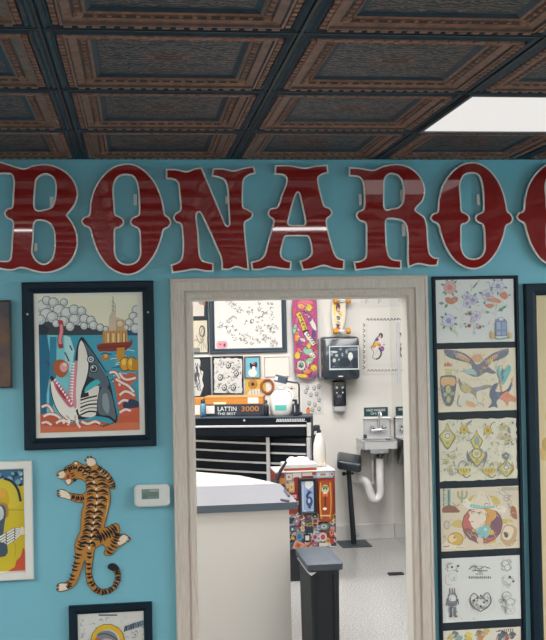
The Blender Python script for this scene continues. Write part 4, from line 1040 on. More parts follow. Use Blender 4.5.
# yellow print + wreath
px = (245, 379, 266, 396)
t = empty('art_poster', (at(255, 396, YB)[0], YB, at(255, 396, YB)[1]), 'small yellow print of a dark flower above the orange box', 'poster')
r = rect(*px, YB); link('sheet', B(r[0], r[2], YB-.003, YB, r[1], r[3]), PAPER, t)
A = Art(YB-.0032, 240, 370, 6.07, clip=r); A.rect(20, 40, 180, 170, (214, 174, 92)); petals(A, 78, 86, 26, (190, 132, 60), (60, 46, 46), 8, (120, 80, 46)); A.poly([(60, 125), (140, 120), (150, 170), (50, 170)], (222, 214, 206), 3)
for k in range(4): A.line([(70+k*18, 122), (72+k*18, 150)], 5, (196, 170, 130), 0)
A.line([(110, 60), (130, 50), (140, 100)], 8, (226, 196, 120))
A.done('print', t)
x, z = at(267.3, 386.3, YB-.02)
bm = bmesh.new(); P = [(x+.052*math.cos(a*.2618), YB-.014, z+.058*math.sin(a*.2618)) for a in range(25)]; tube(bm, P, .011, 8)
o = link('wreath', bm, mat('reddish_brown_wood', (166, 92, 46), .5), smooth=True); tag(o, 'small reddish-brown ring hanging above the orange box, beside the yellow print', 'wreath')
# sketch poster right of lamp
px = (301.5, 384.5, 323, 414)
def sheet_thing(px, label, paper, Y=YB, name='art_poster', cat='poster'):
    r = rect(*px, Y); t = empty(name, ((r[0]+r[2])/2, Y, r[1]), label, cat); link('sheet', B(r[0], r[2], Y-.004, Y, r[1], r[3]), paper, t)
    return t, r
t, r = sheet_thing(px, 'white poster of scribbled grey figures below the pink skateboard', PAPER)
A = Art(YB-.0042, 240, 370, 6.07, clip=r); A.rect(370, 85, 505, 270, (212, 210, 206))
for x, y in ((410, 105), (450, 108), (478, 100), (400, 130), (430, 150), (465, 145), (480, 180), (420, 200), (455, 210), (480, 235), (440, 240)): 
    A.circ(x, y, 11, (110, 114, 118), 13); A.circ(x, y-1, 8, (206, 204, 200), 9); A.circ(x+2, y, 3, (60, 64, 70)); A.line([(x-8, y+12), (x+10, y+16)], 3, (90, 94, 100), 0)
A.circ(414, 248, 13, (216, 130, 70), 20); A.circ(414, 232, 6, (150, 80, 60))
A.done('print', t)
# small print behind lamp (light drawing)
t, r = sheet_thing((287, 384.5, 299, 396.5), 'little white card with a grey star drawing under the lamp arm', PAPER, name='art_card', cat='card')
A = Art(YB-.0042, 262, 372, 13, clip=r); 
for k in range(5): A.line([(380, 215), (380+50*math.cos(k*1.256), 215+30*math.sin(k*1.256))], 9, (150, 146, 140), 0)
A.circ(382, 215, 14, (100, 98, 96)); A.done('print', t)
# bordered poster with flower figure
t, r = sheet_thing((361.8, 317.5, 393, 374), 'pale poster with a dark dashed border and a colourful figure, right of the towel dispenser', mat('poster_white', (222, 220, 215), .5))
A = Art(YB-.0042, 355, 310, 8.0, clip=r)
for k in range(7):
    A.line([(92+k*27, 82), (104+k*27, 68), (112+k*27, 86)], 6, (66, 70, 78)); A.line([(100+k*27, 492), (112+k*27, 476), (120+k*27, 492)], 5, (90, 94, 100))
for k in range(9):
    A.line([(62, 110+k*42), (80, 122+k*42), (64, 136+k*42)], 6, (84, 88, 96)); 
for k in range(4): A.circ(300-k % 2*4, 170+k*90, 7, (70, 74, 82), 12)
A.line([(95, 100), (95, 470)], 1.6, (180, 180, 180), 0); A.line([(280, 100), (280, 470)], 1.6, (180, 180, 180), 0); A.line([(95, 440), (280, 440)], 2, (190, 190, 190), 0)
A.circ(206, 205, 18, (52, 50, 60), 22); A.circ(200, 212, 10, (216, 190, 180), 14); A.line([(210, 190), (170, 230), (150, 270), (128, 300)], 9, (116, 108, 120)); A.circ(176, 236, 14, (120, 80, 140)); A.circ(178, 272, 24, (226, 182, 80), 16); A.circ(150, 290, 18, (222, 150, 76), 14)
A.circ(196, 280, 12, (206, 130, 60)); A.circ(216, 310, 18, (140, 96, 160), 22); A.line([(190, 300), (210, 340), (196, 380), (168, 394)], 12, (70, 74, 80)); A.line([(128, 300), (150, 340), (140, 380), (170, 396)], 5, (120, 130, 124)); A.circ(232, 276, 6, (150, 100, 90)); A.line([(186, 320), (160, 350)], 7, (200, 206, 196))
A.done('print', t)
# faint sheets high on the wall
t, r = sheet_thing((360, 285, 394.2, 307), 'faint white sheet of pencil marks just under the door header at right', mat('faint_paper', (214, 213, 210), .5))
A = Art(YB-.0042, 310, 290, 5.35, clip=r)
for x in (298, 366, 440, 466, 480): A.line([(x, 50), (x+4, 60), (x-2, 72)], 4, (150, 152, 156)); A.line([(x+8, 48), (x+14, 62)], 3, (170, 170, 174), 0)
A.done('print', t)

# --- skateboards
def deck(px_pts, Yd, th, label, name='skateboard'):
    pts = [at(p[0], p[1], Yd) for p in px_pts]
    loop = curve_loop(pts, 5)
    zb = min(p[1] for p in loop)
    t = empty(name, (sum(p[0] for p in loop)/len(loop), YB, zb), label, 'skateboard', 'skateboard decks on the back room wall')
    return t, loop
def deckart(px_pts, Y): return curve_loop([at(p[0], p[1], Y) for p in px_pts], 5)
pk = [(304, 288), (312, 290), (316.3, 300), (317.2, 318), (317.6, 345), (318.4, 366), (316.5, 375), (311, 379), (302, 379), (296, 376.5), (294.2, 369), (293.4, 345), (291.8, 322), (291.6, 306), (295, 294)]
t, lp = deck(pk, YB-.05, .012, 'wide skateboard deck with a swirling pink and yellow graphic')
link('deck', wallcut(bmesh.new(), [lp], YB-.06, YB-.048), mat('deck_ply', (70, 120, 130), .4), t)
bm = bmesh.new()
bm.free()
for (px_, py_) in ((305, 305), (306, 362)):
    x, z = at(px_, py_, YB-.04); link('wall_bracket', B(x-.03, x+.03, YB-.048, YB, z-.02, z+.02), ALU, t)
A = Art(YB-.0602, 280, 295, 7.12); A.fade = .15; A.fc = (90, 80, 90); A.poly(inset(lp, .004), (190, 72, 128), world=True)
YP, PK, GN, WH, PU, LK = (226, 200, 60), (206, 74, 132), (150, 200, 170), (226, 228, 220), (140, 70, 140), (54, 44, 66)
def blob(x, y, rx, ry, cc, a=0): A.circ(x, y, rx+2.5, LK, ry+2.5, 12, 0, a); A.circ(x, y, rx, cc, ry, 12, 0, a)
for x, y, rx, ry, cc, a in ((180, 60, 60, 30, (226, 110, 130), 0), (150, 80, 26, 18, (236, 170, 110), .3), (205, 90, 22, 26, YP, -.3), (104, 120, 14, 40, (206, 80, 110), 0), (106, 240, 12, 36, GN, .2), (120, 300, 14, 40, (236, 150, 50), 0), (240, 300, 12, 60, (90, 60, 130), 0), (250, 380, 10, 50, (196, 50, 90), 0),
                            (230, 200, 16, 60, WH, -.45), (215, 170, 10, 20, PU, .2), (140, 350, 18, 26, PU, .4), (135, 390, 16, 16, (236, 110, 90), 0), (125, 430, 20, 26, YP, .2), (200, 400, 40, 26, GN, .5), (160, 320, 22, 12, WH, .4), (205, 360, 14, 22, YP, 0), (230, 430, 26, 18, WH, .7), (150, 500, 30, 34, WH, 0), (150, 500, 18, 20, (96, 160, 120), 0), (148, 505, 8, 10, LK, 0),
                            (210, 470, 30, 20, GN, -.5), (240, 520, 24, 26, YP, 0), (200, 545, 34, 16, (236, 130, 60), -.2), (160, 575, 40, 14, YP, .1), (230, 572, 24, 12, PU, 0), (255, 470, 8, 26, (206, 60, 96), 0), (190, 300, 10, 26, (226, 110, 160), -.5), (120, 180, 12, 26, (214, 90, 150), .2), (180, 130, 40, 7, PU, .3)):
    blob(x, y, rx, ry, cc, a)
A.line([(125, 125), (150, 170), (178, 250), (190, 270)], 42, LK); A.line([(127, 128), (150, 170), (178, 248)], 34, YP); A.line([(178, 262), (210, 310), (248, 360)], 36, LK); A.line([(180, 266), (210, 308), (244, 354)], 28, WH)
for k in range(5): A.rect(132+k*9, 140+k*23, 150+k*9, 148+k*23, LK); A.line([(140+k*9, 132+k*23), (146+k*9, 154+k*23)], 4, LK, 0)
for k in range(5): A.line([(188+k*12, 278+k*17), (206+k*12, 270+k*17)], 6, LK, 0)
for k in range(90):
    x = 108+random.random()*140; y = 70+random.random()*490; a = random.random()*6.28; l = 8+random.random()*12
    A.line([(x, y), (x+l*math.cos(a), y+l*math.sin(a)), (x+l*1.5*math.cos(a+.9), y+l*1.5*math.sin(a+.9))], 3+random.random()*4, random.choice([LK, PU, YP, WH, GN, (236, 130, 60), (206, 74, 132), (90, 60, 110)]), taper=True)
for k in range(26):
    x = 110+random.random()*150; y = 290+random.random()*280; A.line([(x, y), (x+10+W(0, 8), y+12), (x+W(0, 14), y+24)], 4, random.choice([LK, PU, YP, WH, GN]), taper=True)
A.done('deck_graphic', t, INKG)
yl = [(334, 296), (343, 296), (345.5, 305), (345, 318), (343, 327), (341, 333), (335, 333), (332.5, 326), (331.3, 316), (332, 304)]
t, lp = deck(yl, YB-.07, .012, 'small skateboard with orange wheels hung above the paper towel dispenser')
link('deck', wallcut(bmesh.new(), [lp], YB-.075, YB-.063), mat('deck_white', (216, 206, 190), .4), t)
A = Art(YB-.0752, 310, 290, 5.35); A.poly(inset(lp, .003), (222, 214, 196), world=True)
for x, y, rx, ry, cc in ((150, 85, 14, 20, (226, 190, 60)), (150, 95, 12, 26, (90, 60, 90)), (152, 110, 9, 16, (206, 170, 140)), (132, 100, 5, 40, (226, 206, 70)), (150, 150, 12, 12, (120, 130, 150)), (152, 185, 14, 16, (190, 180, 170)), (150, 190, 8, 8, (90, 60, 60)), (165, 130, 8, 16, (226, 200, 90)), (140, 160, 6, 14, (230, 210, 120)), (150, 205, 14, 7, (206, 110, 60))): A.circ(x, y, rx, cc, ry)
for k in range(10): A.line([(135+random.random()*25, 70+k*14), (150+random.random()*15, 76+k*14)], 3, (60, 50, 70), 0)
A.done('deck_graphic', t, INKG)
for py in (300.5, 331.2):
    x0_, z_ = at(335.5, py, YB-.10); x1_, _ = at(348.5, py, YB-.10)
    bm = bmesh.new(); tube(bm, [(x0_, YB-.095, z_), (x1_, YB-.095, z_)], .006, 8); box(bm, (x0_+x1_)/2-.02, (x0_+x1_)/2+.02, YB-.098, YB-.075, z_-.012, z_+.012)
    tr = link('truck', bm, ALU, t, smooth=True)
    for xx in (x0_, x1_):
        bm = bmesh.new(); tube(bm, [(xx-.019, YB-.095, z_), (xx-.015, YB-.095, z_), (xx+.015, YB-.095, z_), (xx+.019, YB-.095, z_)], [.02, .026, .026, .02], 14)
        link('wheel', bm, mat('orange_urethane', (214, 146, 44), .5), tr, smooth=True)
bm = bmesh.new(); x, z = at(338, 316, YB); box(bm, x-.015, x+.015, YB-.063, YB, z-.03, z+.03); link('wall_bracket', bm, ALU, t)
x, z = at(330, 330, YB)

# --- paper towel dispenser
r0 = rect(322.5, 336.5, 360, 380, YB-.2)
t = empty('towel_dispenser', ((r0[0]+r0[2])/2, YB, r0[1]), 'black paper towel dispenser with a black and white photo on its front', 'dispenser')
x0, z0, x1, z1 = r0
body = rounded(x0, z0, x1, z1, .035)
bm = bmesh.new(); rings = []
for ins, y in ((.006, YB), (0, YB-.03), (0, YB-.17), (.006, YB-.195), (.02, YB-.205)):
    rings.append([bm.verts.new((p[0], y, p[1])) for p in inset(body, ins)])
for a, b in zip(rings, rings[1:]):
    for i in range(len(a)): bm.faces.new((a[i], a[(i+1) % len(a)], b[(i+1) % len(a)], b[i]))
bm.faces.new(rings[0]); bm.faces.new(rings[-1])
link('cover', bm, mat('smoky_black_plastic', (30, 42, 52), .2, coat=.3), t, smooth=True)
link('side_hinge', B(x0-.012, x0+.004, YB-.12, YB, z0+.02, z1-.02, bev=.004), mat('grey_plastic', (150, 154, 160), .4), t)
pr_ = rect(329.3, 345.8, 359, 369.8, YB-.21); pr_ = (pr_[0], pr_[1], min(pr_[2], x1-.006), pr_[3])
ph = link('photo_print', B(pr_[0], pr_[2], YB-.2075, YB-.2045, pr_[1], pr_[3]), mat('photo_border', (196, 206, 212), .4), t)
A = Art(YB-.2077, 322, 340, 13, clip=(pr_[0]+.008, pr_[1]+.008, pr_[2]-.008, pr_[3]-.008)); A.rect(90, 80, 470, 370, (58, 68, 78))
for x, y, rx, ry, cc in ((400, 120, 70, 20, (110, 120, 128)), (150, 155, 55, 14, (196, 202, 204)), (120, 180, 25, 30, (130, 138, 144)), (190, 200, 20, 18, (170, 176, 180)), (370, 210, 32, 50, (206, 210, 210)), (360, 255, 16, 26, (190, 196, 198)), (160, 265, 22, 26, (180, 186, 190)), (265, 190, 12, 26, (150, 158, 164)), (220, 255, 12, 14, (150, 158, 164)), (300, 290, 70, 60, (36, 46, 56)), (130, 330, 36, 30, (44, 54, 64)), (110, 240, 16, 30, (36, 46, 56)), (430, 300, 40, 70, (34, 44, 54)), (240, 120, 20, 16, (130, 140, 148)), (320, 150, 16, 30, (140, 148, 154)), (245, 310, 30, 40, (40, 50, 60)), (150, 345, 14, 8, (120, 128, 134))): A.circ(x, y, rx, cc, ry)
A.done('photo', ph)
link('latch', B((x0+x1)/2-.03, (x0+x1)/2+.01, YB-.2075, YB-.204, z0+.028, z0+.036, bev=.002), ALU, t)

# --- soap dispenser
r0 = rect(333.3, 380.8, 346.3, 408.5, YB-.09); x0, z0, x1, z1 = r0
t = empty('soap_dispenser', ((x0+x1)/2, YB, z0), 'slim black soap dispenser below the paper towel dispenser', 'dispenser')
bm = bmesh.new(); box(bm, x0, x1, YB-.095, YB, z0+.018, z1, bev=.012, seg=3); link('body', bm, mat('glossy_black_plastic', (16, 26, 36), .15, coat=.4), t, smooth=True)
bm = bmesh.new(); box(bm, x0+.008, x1-.008, YB-.085, YB-.01, z0-.028, z0+.02, bev=.008); link('nozzle_cup', bm, mat('frosted_grey_plastic', (176, 178, 182), .3), t, smooth=True)
for sx in (.27, .73):
    for zz in (.76, .57):
        bm = bmesh.new(); bmesh.ops.create_uvsphere(bm, u_segments=10, v_segments=6, radius=.011 if zz > .7 else .007, matrix=Matrix.Translation((x0+(x1-x0)*sx, YB-.095, z0+(z1-z0)*zz)) @ Matrix.Diagonal((1, .4, 1, 1)))
        link('stud', bm, mat('bright_stud', (226, 230, 232), .3), t, smooth=True)
bm = bmesh.new()
for k in range(5): box(bm, x0+.034+.008*k, x0+.038+.008*k, YB-.0965, YB-.094, z0+.10-.006*(k % 2), z0+.115+.004*(k % 3))
link('logo', bm, mat('grey_logo', (130, 140, 148), .4), t)

# --- hand wash sign
r0 = rect(364, 407.3, 387.8, 416, YB-.004); x0, z0, x1, z1 = r0
t = empty('sign', ((x0+x1)/2, YB, z0), 'small dark green sign with white lettering above the sink', 'sign')
link('board', B(x0, x1, YB-.005, YB, z0, z1), mat('dark_green_sign', (22, 62, 66), .4), t)
SW = mat('sign_white', (216, 222, 222), .5)
link('lettering', wall_text('HAND WASH SINK', .034, (x0+x1)/2, YB-.006, z0+(z1-z0)*.66, (x1-x0)*.8), SW, t)
link('lettering', wall_text('ONLY', .028, (x0+x1)/2-.01, YB-.006, z0+(z1-z0)*.28, (x1-x0)*.36), SW, t)

# --- sink
zr = at(380, 441, YB-.3)[1]; zb_ = at(380, 449, YB-.3)[1]
X0, X1 = at(363, 441, YB-.3)[0], 2.198
bx0 = at(363.3, 425, YB)[0]; bz1 = at(378, 417, YB)[1]
t = empty('wall_sink', ((X0+X1)/2, YB, zb_-.1), 'small stainless steel hand sink on the back wall beside the mirror', 'sink')
SSB = mat('brushed_sink_steel', (206, 207, 210), .38, .75)
bm = bmesh.new()
box(bm, bx0, X1, YB-.022, YB, zr-.01, bz1-.012, bev=.003); box(bm, bx0-.006, X1+.003, YB-.05, YB, bz1-.014, bz1, bev=.004)
link('backsplash', bm, SSB, t)
# rim with a cut-out basin
def ring_xy(x0, x1, y0, y1, r, n=5):
    return rounded(x0, y0, x1, y1, r, n)
outer = ring_xy(X0, X1, YB-.31, YB-.001, .02); innr = ring_xy(X0+.03, X1-.03, YB-.275, YB-.075, .05)
bm = bmesh.new(); extrude(bm, [outer, innr], lambda p: (p[0], p[1], zr), lambda p: (p[0], p[1], zr-.006))
A0 = [bm.verts.new((p[0], p[1], zr-.002)) for p in outer]; A1 = [bm.verts.new((p[0], p[1], zb_)) for p in outer]; A2 = [bm.verts.new((p[0], p[1], zb_)) for p in inset(outer, .006)]
for u, v in ((A0, A1), (A1, A2)):
    for i in range(len(u)): bm.faces.new((u[i], u[(i+1) % len(u)], v[(i+1) % len(u)], v[i]))
link('rim', bm, SSB, t)
bm = bmesh.new(); R = []
cxm, cym = (X0+X1)/2, YB-.175
for k, zz in ((1, zr-.003), (.97, zr-.05), (.93, zb_-.01), (.84, zb_-.04), (.6, zb_-.055), (.16, zb_-.06)):
    R.append([bm.verts.new((cxm+(p[0]-cxm)*k, cym+(p[1]-cym)*k, zz)) for p in innr])
for a, b in zip(R, R[1:]):
    for i in range(len(a)): bm.faces.new((a[i], a[(i+1) % len(a)], b[(i+1) % len(a)], b[i]))
bm.faces.new(R[-1])
link('bowl', bm, STEEL, t, smooth=True)
for xx in (X0+.012, X1-.03):
    bm = bmesh.new()
    extrude(bm, [[(YB-.001, zb_), (YB-.16, zb_), (YB-.05, zb_-.13), (YB-.001, zb_-.17)]], lambda p, xx=xx: (xx, p[0], p[1]), lambda p, xx=xx: (xx+.004, p[0], p[1]))
    link('side_bracket', bm, SSB, t)
fx, fz = at(378.5, 430, YB-.05)
bm = bmesh.new(); box(bm, fx-.072, fx+.07, YB-.065, YB-.02, fz-.022, fz+.012, bev=.008)
fb = link('faucet', bm, STEEL, t, smooth=True)
bm = bmesh.new(); ztop = at(378.5, 410.5, YB-.1)[1]
tube(bm, smoothpath([(fx+.005, YB-.045, fz), (fx+.005, YB-.045, ztop-.06), (fx+.005, YB-.055, ztop-.02), (fx+.005, YB-.09, ztop), (fx+.005, YB-.13, ztop-.02), (fx+.005, YB-.14, ztop-.06)], 5), .0085, 10)
link('spout', bm, mat('bright_chrome', (225, 226, 228), .2, .8), fb, smooth=True)
for s in (-1, 1):
    bm = bmesh.new(); lathe(bm, [(.012, 0), (.016, .006), (.014, .02), (.008, .026)], (fx+s*.05, YB-.045, fz+.01), 14); box(bm, fx+s*.05-.022, fx+s*.05+.022, YB-.08, YB-.064, fz+.016, fz+.024, bev=.003)
    link('tap_handle', bm, mat('dark_chrome', (110, 112, 118), .25, .9), fb, smooth=True)
dx, dz = cxm+.02, zb_-.06
bm = bmesh.new(); lathe(bm, [(.018, .004), (.034, .004), (.034, -.012), (.018, -.02), (.018, -.04)], (dx, cym, dz), 18)
link('drain', bm, mat('dark_chrome', (110, 112, 118)), t, smooth=True)
xa, za = at(383, 497, cym); xb, zb2 = at(366, 486, cym); xc, zc = at(352, 478, YB)
bm = bmesh.new(); tube(bm, smoothpath([(dx, cym, dz-.035), (dx, cym, za+.12), (dx, cym, za+.03), (dx-.03, cym, za-.015), (dx-.075, cym, za-.005), (xb+.01, cym+.01, zb2+.02), (xb-.03, cym+.04, zb2+.05), (xb-.07, cym+.10, zc), (xc, YB-.001, zc+.02)], 6), .036, 12)
link('drain_pipe', bm, PVC, t, smooth=True)
bm = bmesh.new(); xs_, zs_ = at(373, 478, YB-.03); tube(bm, [(xs_, YB-.035, zb_-.01), (xs_, YB-.035, zs_+.05), (xs_-.004, YB-.035, zs_-.04)], .014, 10); tube(bm, [(xs_+.05, YB-.035, zb_-.01), (xs_+.05, YB-.035, zs_)], .01, 10)
for q in ((xs_-.004, zs_-.04), (xs_+.05, zs_)): tube(bm, [(q[0], YB, q[1]), (q[0], YB-.05, q[1])], .016, 10)
link('supply_pipe', bm, PVC, t, smooth=True)
# little soap bar / brush on rim
x, z = at(365.8, 438, YB-.09)
o = link('scrub_brush', B(x-.012, x+.016, YB-.07, YB-.035, zr, zr+.035, bev=.005), mat('dark_green_plastic', (30, 58, 56), .5)); tag(o, 'little dark green brush on the left rear corner of the sink', 'brush')

# --- armrest stand
bx, bz = at(354.5, 545, 8.93); by = 8.93
t = empty('armrest_stand', (bx, by, 0), 'black armrest on a square-based floor stand between the stickered cabinet and the sink', 'armrest')
bm = bmesh.new(); box(bm, bx-.13, bx+.13, by-.13, by+.15, 0, .008, bev=.003); link('base_plate', bm, mat('dark_steel_plate', (52, 62, 72), .5), t)
xt, zt_ = at(350, 470, by)
bm = bmesh.new(); tube(bm, [(bx-.005, by, .006), (bx-.025, by, zt_*.6), (bx-.038, by, zt_)], [.024, .022, .02], 12); link('post', bm, RUB, t, smooth=True)
bm = bmesh.new(); tube(bm, [(xt-.055, by, zt_-.03), (xt+.03, by, zt_-.03)], .009, 8); r = bmesh.ops.create_uvsphere(bm, u_segments=10, v_segments=8, radius=.018, matrix=Matrix.Translation((xt-.055, by, zt_-.03)))
link('clamp_knob', bm, RUB, t, smooth=True)
a = at(337.5, 455, by); b = at(361, 469, by)
bm = bmesh.new(); box(bm, -.105, .105, -.12, .12, -.042, .042, bev=.025, seg=4)
for v in bm.verts: v.co.z += -.12*v.co.x*(1)
mt = Matrix.Translation(((a[0]+b[0])/2, by, (a[1]+b[1])/2)) @ Matrix.Rotation(math.radians(14), 4, 'X') @ Matrix.Rotation(math.radians(-12), 4, 'Z')
bmesh.ops.transform(bm, matrix=mt, verts=bm.verts)
link('cushion', bm, mat('black_vinyl', (36, 46, 56), .3, coat=.2), t, smooth=True)
xk, zk = at(359, 534, by); bm = bmesh.new(); box(bm, xk-.022, xk+.0, by-.02, by+.01, zk-.02, zk+.02, bev=.004); tube(bm, [(xk-.055, by-.005, zk), (xk, by-.005, zk)], .006, 8); link('foot_lever', bm, mat('pale_tab', (176, 182, 188), .4), t)

# --- floor bar
xk = at(395.7, 574.5, 7.9); yk = 1.86/((1.86-xk[1])/7.9); xk0 = at(388.2, 574.5, yk)[0]; xk1 = at(403.3, 574.5, yk)[0]
bm = bmesh.new(); box(bm, xk0, xk1, yk-.03, yk+.03, 0, .012, bev=.003)
for k in range(9): box(bm, xk0+.006+k*(xk1-xk0-.012)/9, xk0+.011+k*(xk1-xk0-.012)/9, yk-.022, yk+.022, .012, .0145)
o = link('floor_drain', bm, mat('black_metal', (24, 28, 32), .5)); tag(o, 'short black strip drain lying on the speckled floor near the right doorpost', 'drain')

# --- tool chests (turned a little towards the left)
CY = 8.12
def chest(name, rz, w, d, ztop, zbot, label, pxr, lid=False):
    xr_, _ = at(pxr, 430, CY)
    t = empty(name, (xr_, CY, 0), label, 'tool chest', rz=-math.radians(rz)); t.location.z = zbot
    return t
zt1 = at(309, 416.2, CY)[1]; zm = at(309, 436.5, CY)[1]
UCY = CY
t = chest('tool_chest', 14, 1.15, .45, zt1, zm, 'black upper tool chest with a chrome trimmed lid, supplies piled on top', 310.5)
UW = 1.2
H = zt1-zm
bm = bmesh.new(); box(bm, -UW, 0, 0, .27, 0, H-.006, bev=.006)
link('body', bm, CHESTM, t, local=True)
link('lid', B(-UW-.002, .002, -.006, .274, H-.012, H, bev=.004), mat('dark_slate_lid', (52, 64, 78), .35), t, local=True)
zh1 = at(309, 425.6, CY)[1]-zm
link('handle', B(-UW, -.03, -.02, 0, zh1-.008, zh1+.008, bev=.003), ALU, t, local=True)
link('corner_post', B(-.028, .004, -.012, .02, -.0, H-.05, bev=.003), ALU, t, local=True)
lk = bmesh.new(); tube(lk, [(-.52, -.008, H-.027), (-.52, 0.002, H-.027)], .009, 12); link('lock', lk, ALU, t, local=True)
bm = bmesh.new(); n = 17
for k in range(n):           # slanted badge lettering, too small to read
    xx = -.265+k*.0132; 
    b_ = box(bmesh.new(), xx, xx+.0075, -.0075, -.0035, H-.038, H-.018); 
    for v in b_.verts: v.co.x += (v.co.z-(H-.03))*.35
    me_ = bpy.data.meshes.new('x'); b_.to_mesh(me_); bm.from_mesh(me_); bpy.data.meshes.remove(me_); b_.free()
box(bm, -.27, -.03, -.006, -.0035, H-.041, H-.038)
link('badge', bm, mat('badge_silver', (196, 200, 202), .4), t, local=True)
link('drawer', B(-UW+.02, -.04, -.010, 0, .008, zh1-.012, bev=.004), CHESTM, t, local=True)
# lower cabinet
t = chest('tool_cabinet', 36, 1.2, .45, zm, 0, 'black tool cabinet of shallow drawers with chrome pulls, below the upper chest', 309.8)
W2 = 1.12
zm2 = zm-.004
bm = bmesh.new(); box(bm, -W2, 0, 0, .2, .11, zm2, bev=.006)
link('body', bm, CHESTM, t, local=True)
zs = [at(309, y, CY)[1] for y in (444.8, 454, 464.5, 474.5, 486, 500)]
top = zm2-.01
prev = top
for i, z in enumerate(zs):
    bot = z-.062 if i == len(zs)-1 else zs[i]-.010
    dr = bmesh.new(); nseg = 14
    # bowed drawer front
    loop = []
    for k in range(nseg+1):
        u = k/nseg; loop.append((-W2+.03+u*(W2-.06), -.006-.022*math.sin(math.pi*u)))
    loop += [(-.03, 0.002), (-W2+.03, .002)]
    ztop_ = prev-.004; zb3 = z-.004
    extrude(dr, [loop], lambda p, zz=ztop_: (p[0], p[1], zz), lambda p, zz=zb3: (p[0], p[1], zz))
    d_ = link('drawer', dr, CHESTM, t, local=True)
    hd = bmesh.new(); lp1 = [(-W2+.03+k/nseg*(W2-.06), -.010-.022*math.sin(math.pi*k/nseg)) for k in range(nseg+1)]
    lp2 = [(p[0], p[1]-.014) for p in reversed(lp1)]
    extrude(hd, [lp1+lp2], lambda p, zz=z+.007: (p[0], p[1], zz), lambda p, zz=z-.007: (p[0], p[1], zz))
    link('handle', hd, ALU, d_, local=True)
    prev = z-.008
link('corner_post', B(-.026, .004, -.012, .02, .12, zm2-.004, bev=.003), ALU, t, local=True)
link('locking_bar', B(-.36, -.328, -.062, -.05, .2, zm2-.006, bev=.003), ALU, t, local=True)
for xx in (-W2+.08, -.08):
    for yy in (.04, .16):
        bm = bmesh.new(); tube(bm, [(xx-.018, yy, .05), (xx+.018, yy, .05)], .05, 16); box(bm, xx-.026, xx+.026, yy-.02, yy+.02, .06, .112); link('caster', bm, RUB, t, local=True, smooth=True)

# --- things on the chest; the chest top is at zt1
def ctop(px, py, back):           # point on chest top 'back' metres behind the front edge near pixel px
    y = CY+back
    x = at(px, py, y)[0]
    y = CY+back+(at(310, 416, CY)[0]-x)*math.tan(math.radians(14))
    return at(px, py, y)[0], y
ZT = zt1+.001
xl, yl_ = ctop(206, 404, .18); xr2, _ = ctop(262.5, 404, .18)
ang = -math.radians(14)
def on_chest(name, label, cat, px, back):
    x, y = ctop(px, 410, back); return empty(name, (x, y, ZT), label, cat, rz=ang), x, y
def zat(py, y): return at(240, py, y)[1]
# dark game box with white/orange lettering
t, x, y = on_chest('board_game_box', 'dark box with white and orange lettering lying under the orange box', 'box', 234, .10)
hb = zat(404.3, y)-ZT; wb = (at(262.5, 404, y)[0]-at(206, 404, y)[0])/math.cos(ang)
link('box_body', B(-wb/2, wb/2, 0, .16, 0, hb, bev=.003), mat('dark_navy_card', (40, 44, 56), .4), t, local=True)
def ltext(s, size, cx, y, cz, width, t, m, name='lettering'):
    bm = wall_text(s, size, cx, y, cz, width); return link(name, bm, m, t, local=True)
link('label', B(-wb/2+.008, -wb/2+.075, -.0015, 0, .02, hb-.008), PAPER, t, local=True)
ltext('LATTIN', .05, -.055, -.0015, hb*.6, .15, t, SW); ltext('THE BEST', .028, -.06, -.0015, hb*.18, .15, t, SW)
ltext('3000', .056, wb/2-.105, -.0015, hb*.58, .14, t, CARD)
# orange long box
t, x, y = on_chest('cardboard_box', 'long orange box with a pale label on top of the dark lettered box', 'box', 234, .10)
t.location.z = ZT+hb+.001
ho = zat(396.6, y)-ZT-hb
link('box_body', B(-wb/2, wb/2, 0, .15, 0, ho, bev=.003), CARD, t, local=True)
link('lid_edge', B(-wb/2-.002, wb/2+.002, -.003, .15, ho*.86, ho+.004, bev=.002), mat('pale_orange_card', (200, 146, 84), .6), t, local=True)
link('label', B(wb/2-.12, wb/2-.035, -.002, 0, ho*.1, ho*.88), PAPER, t, local=True)
link('label', B(-wb/2+.07, -wb/2+.17, -.002, 0, .002, ho*.3), mat('cream_label', (236, 218, 176), .5), t, local=True)
# second orange box at far left + can
t, x, y = on_chest('cardboard_box', 'short orange box at the far left end of the tool chest', 'box', 192, .13)
link('box_body', B(-.09, .09, 0, .16, 0, hb+ho-.01, bev=.003), CARD, t, local=True)
link('label', B(-.085, .07, -.002, 0, .01, hb*.95), PAPER, t, local=True)
t, x, y = on_chest('spray_can', 'small blue and black can standing left of the lettered box', 'can', 203, .03)
bm = bmesh.new(); lathe(bm, [(.022, 0), (.024, .004), (.024, .095), (.018, .105)], (0, 0, 0), 16); link('body', bm, mat('blue_can', (84, 134, 160), .3, c2=(40, 60, 84), scale=14), t, local=True, smooth=True)
bm = bmesh.new(); lathe(bm, [(.018, .105), (.018, .13), (.012, .138)], (0, 0, 0), 16); link('cap', bm, RUB, t, local=True, smooth=True)
# black bottles
def bottle(px, h, r, label, back, m):
    t, x, y = on_chest('bottle', label, 'bottle', px, back)
    bm = bmesh.new(); lathe(bm, [(r*.9, 0), (r, .006), (r, h*.6), (r*.85, h*.7), (r*.4, h*.8), (r*.38, h*.86)], (0, 0, 0), 16); link('body', bm, m, t, local=True, smooth=True)
    bm = bmesh.new(); lathe(bm, [(r*.45, h*.86), (r*.45, h*.95), (r*.28, h)], (0, 0, 0), 14); link('cap', bm, RUB, t, local=True, smooth=True)
    return t
DKB = mat('black_bottle', (18, 24, 36), .25)
bottle(266.3, .125, .022, 'slim black bottle between the orange box and the white jug', .06, DKB)
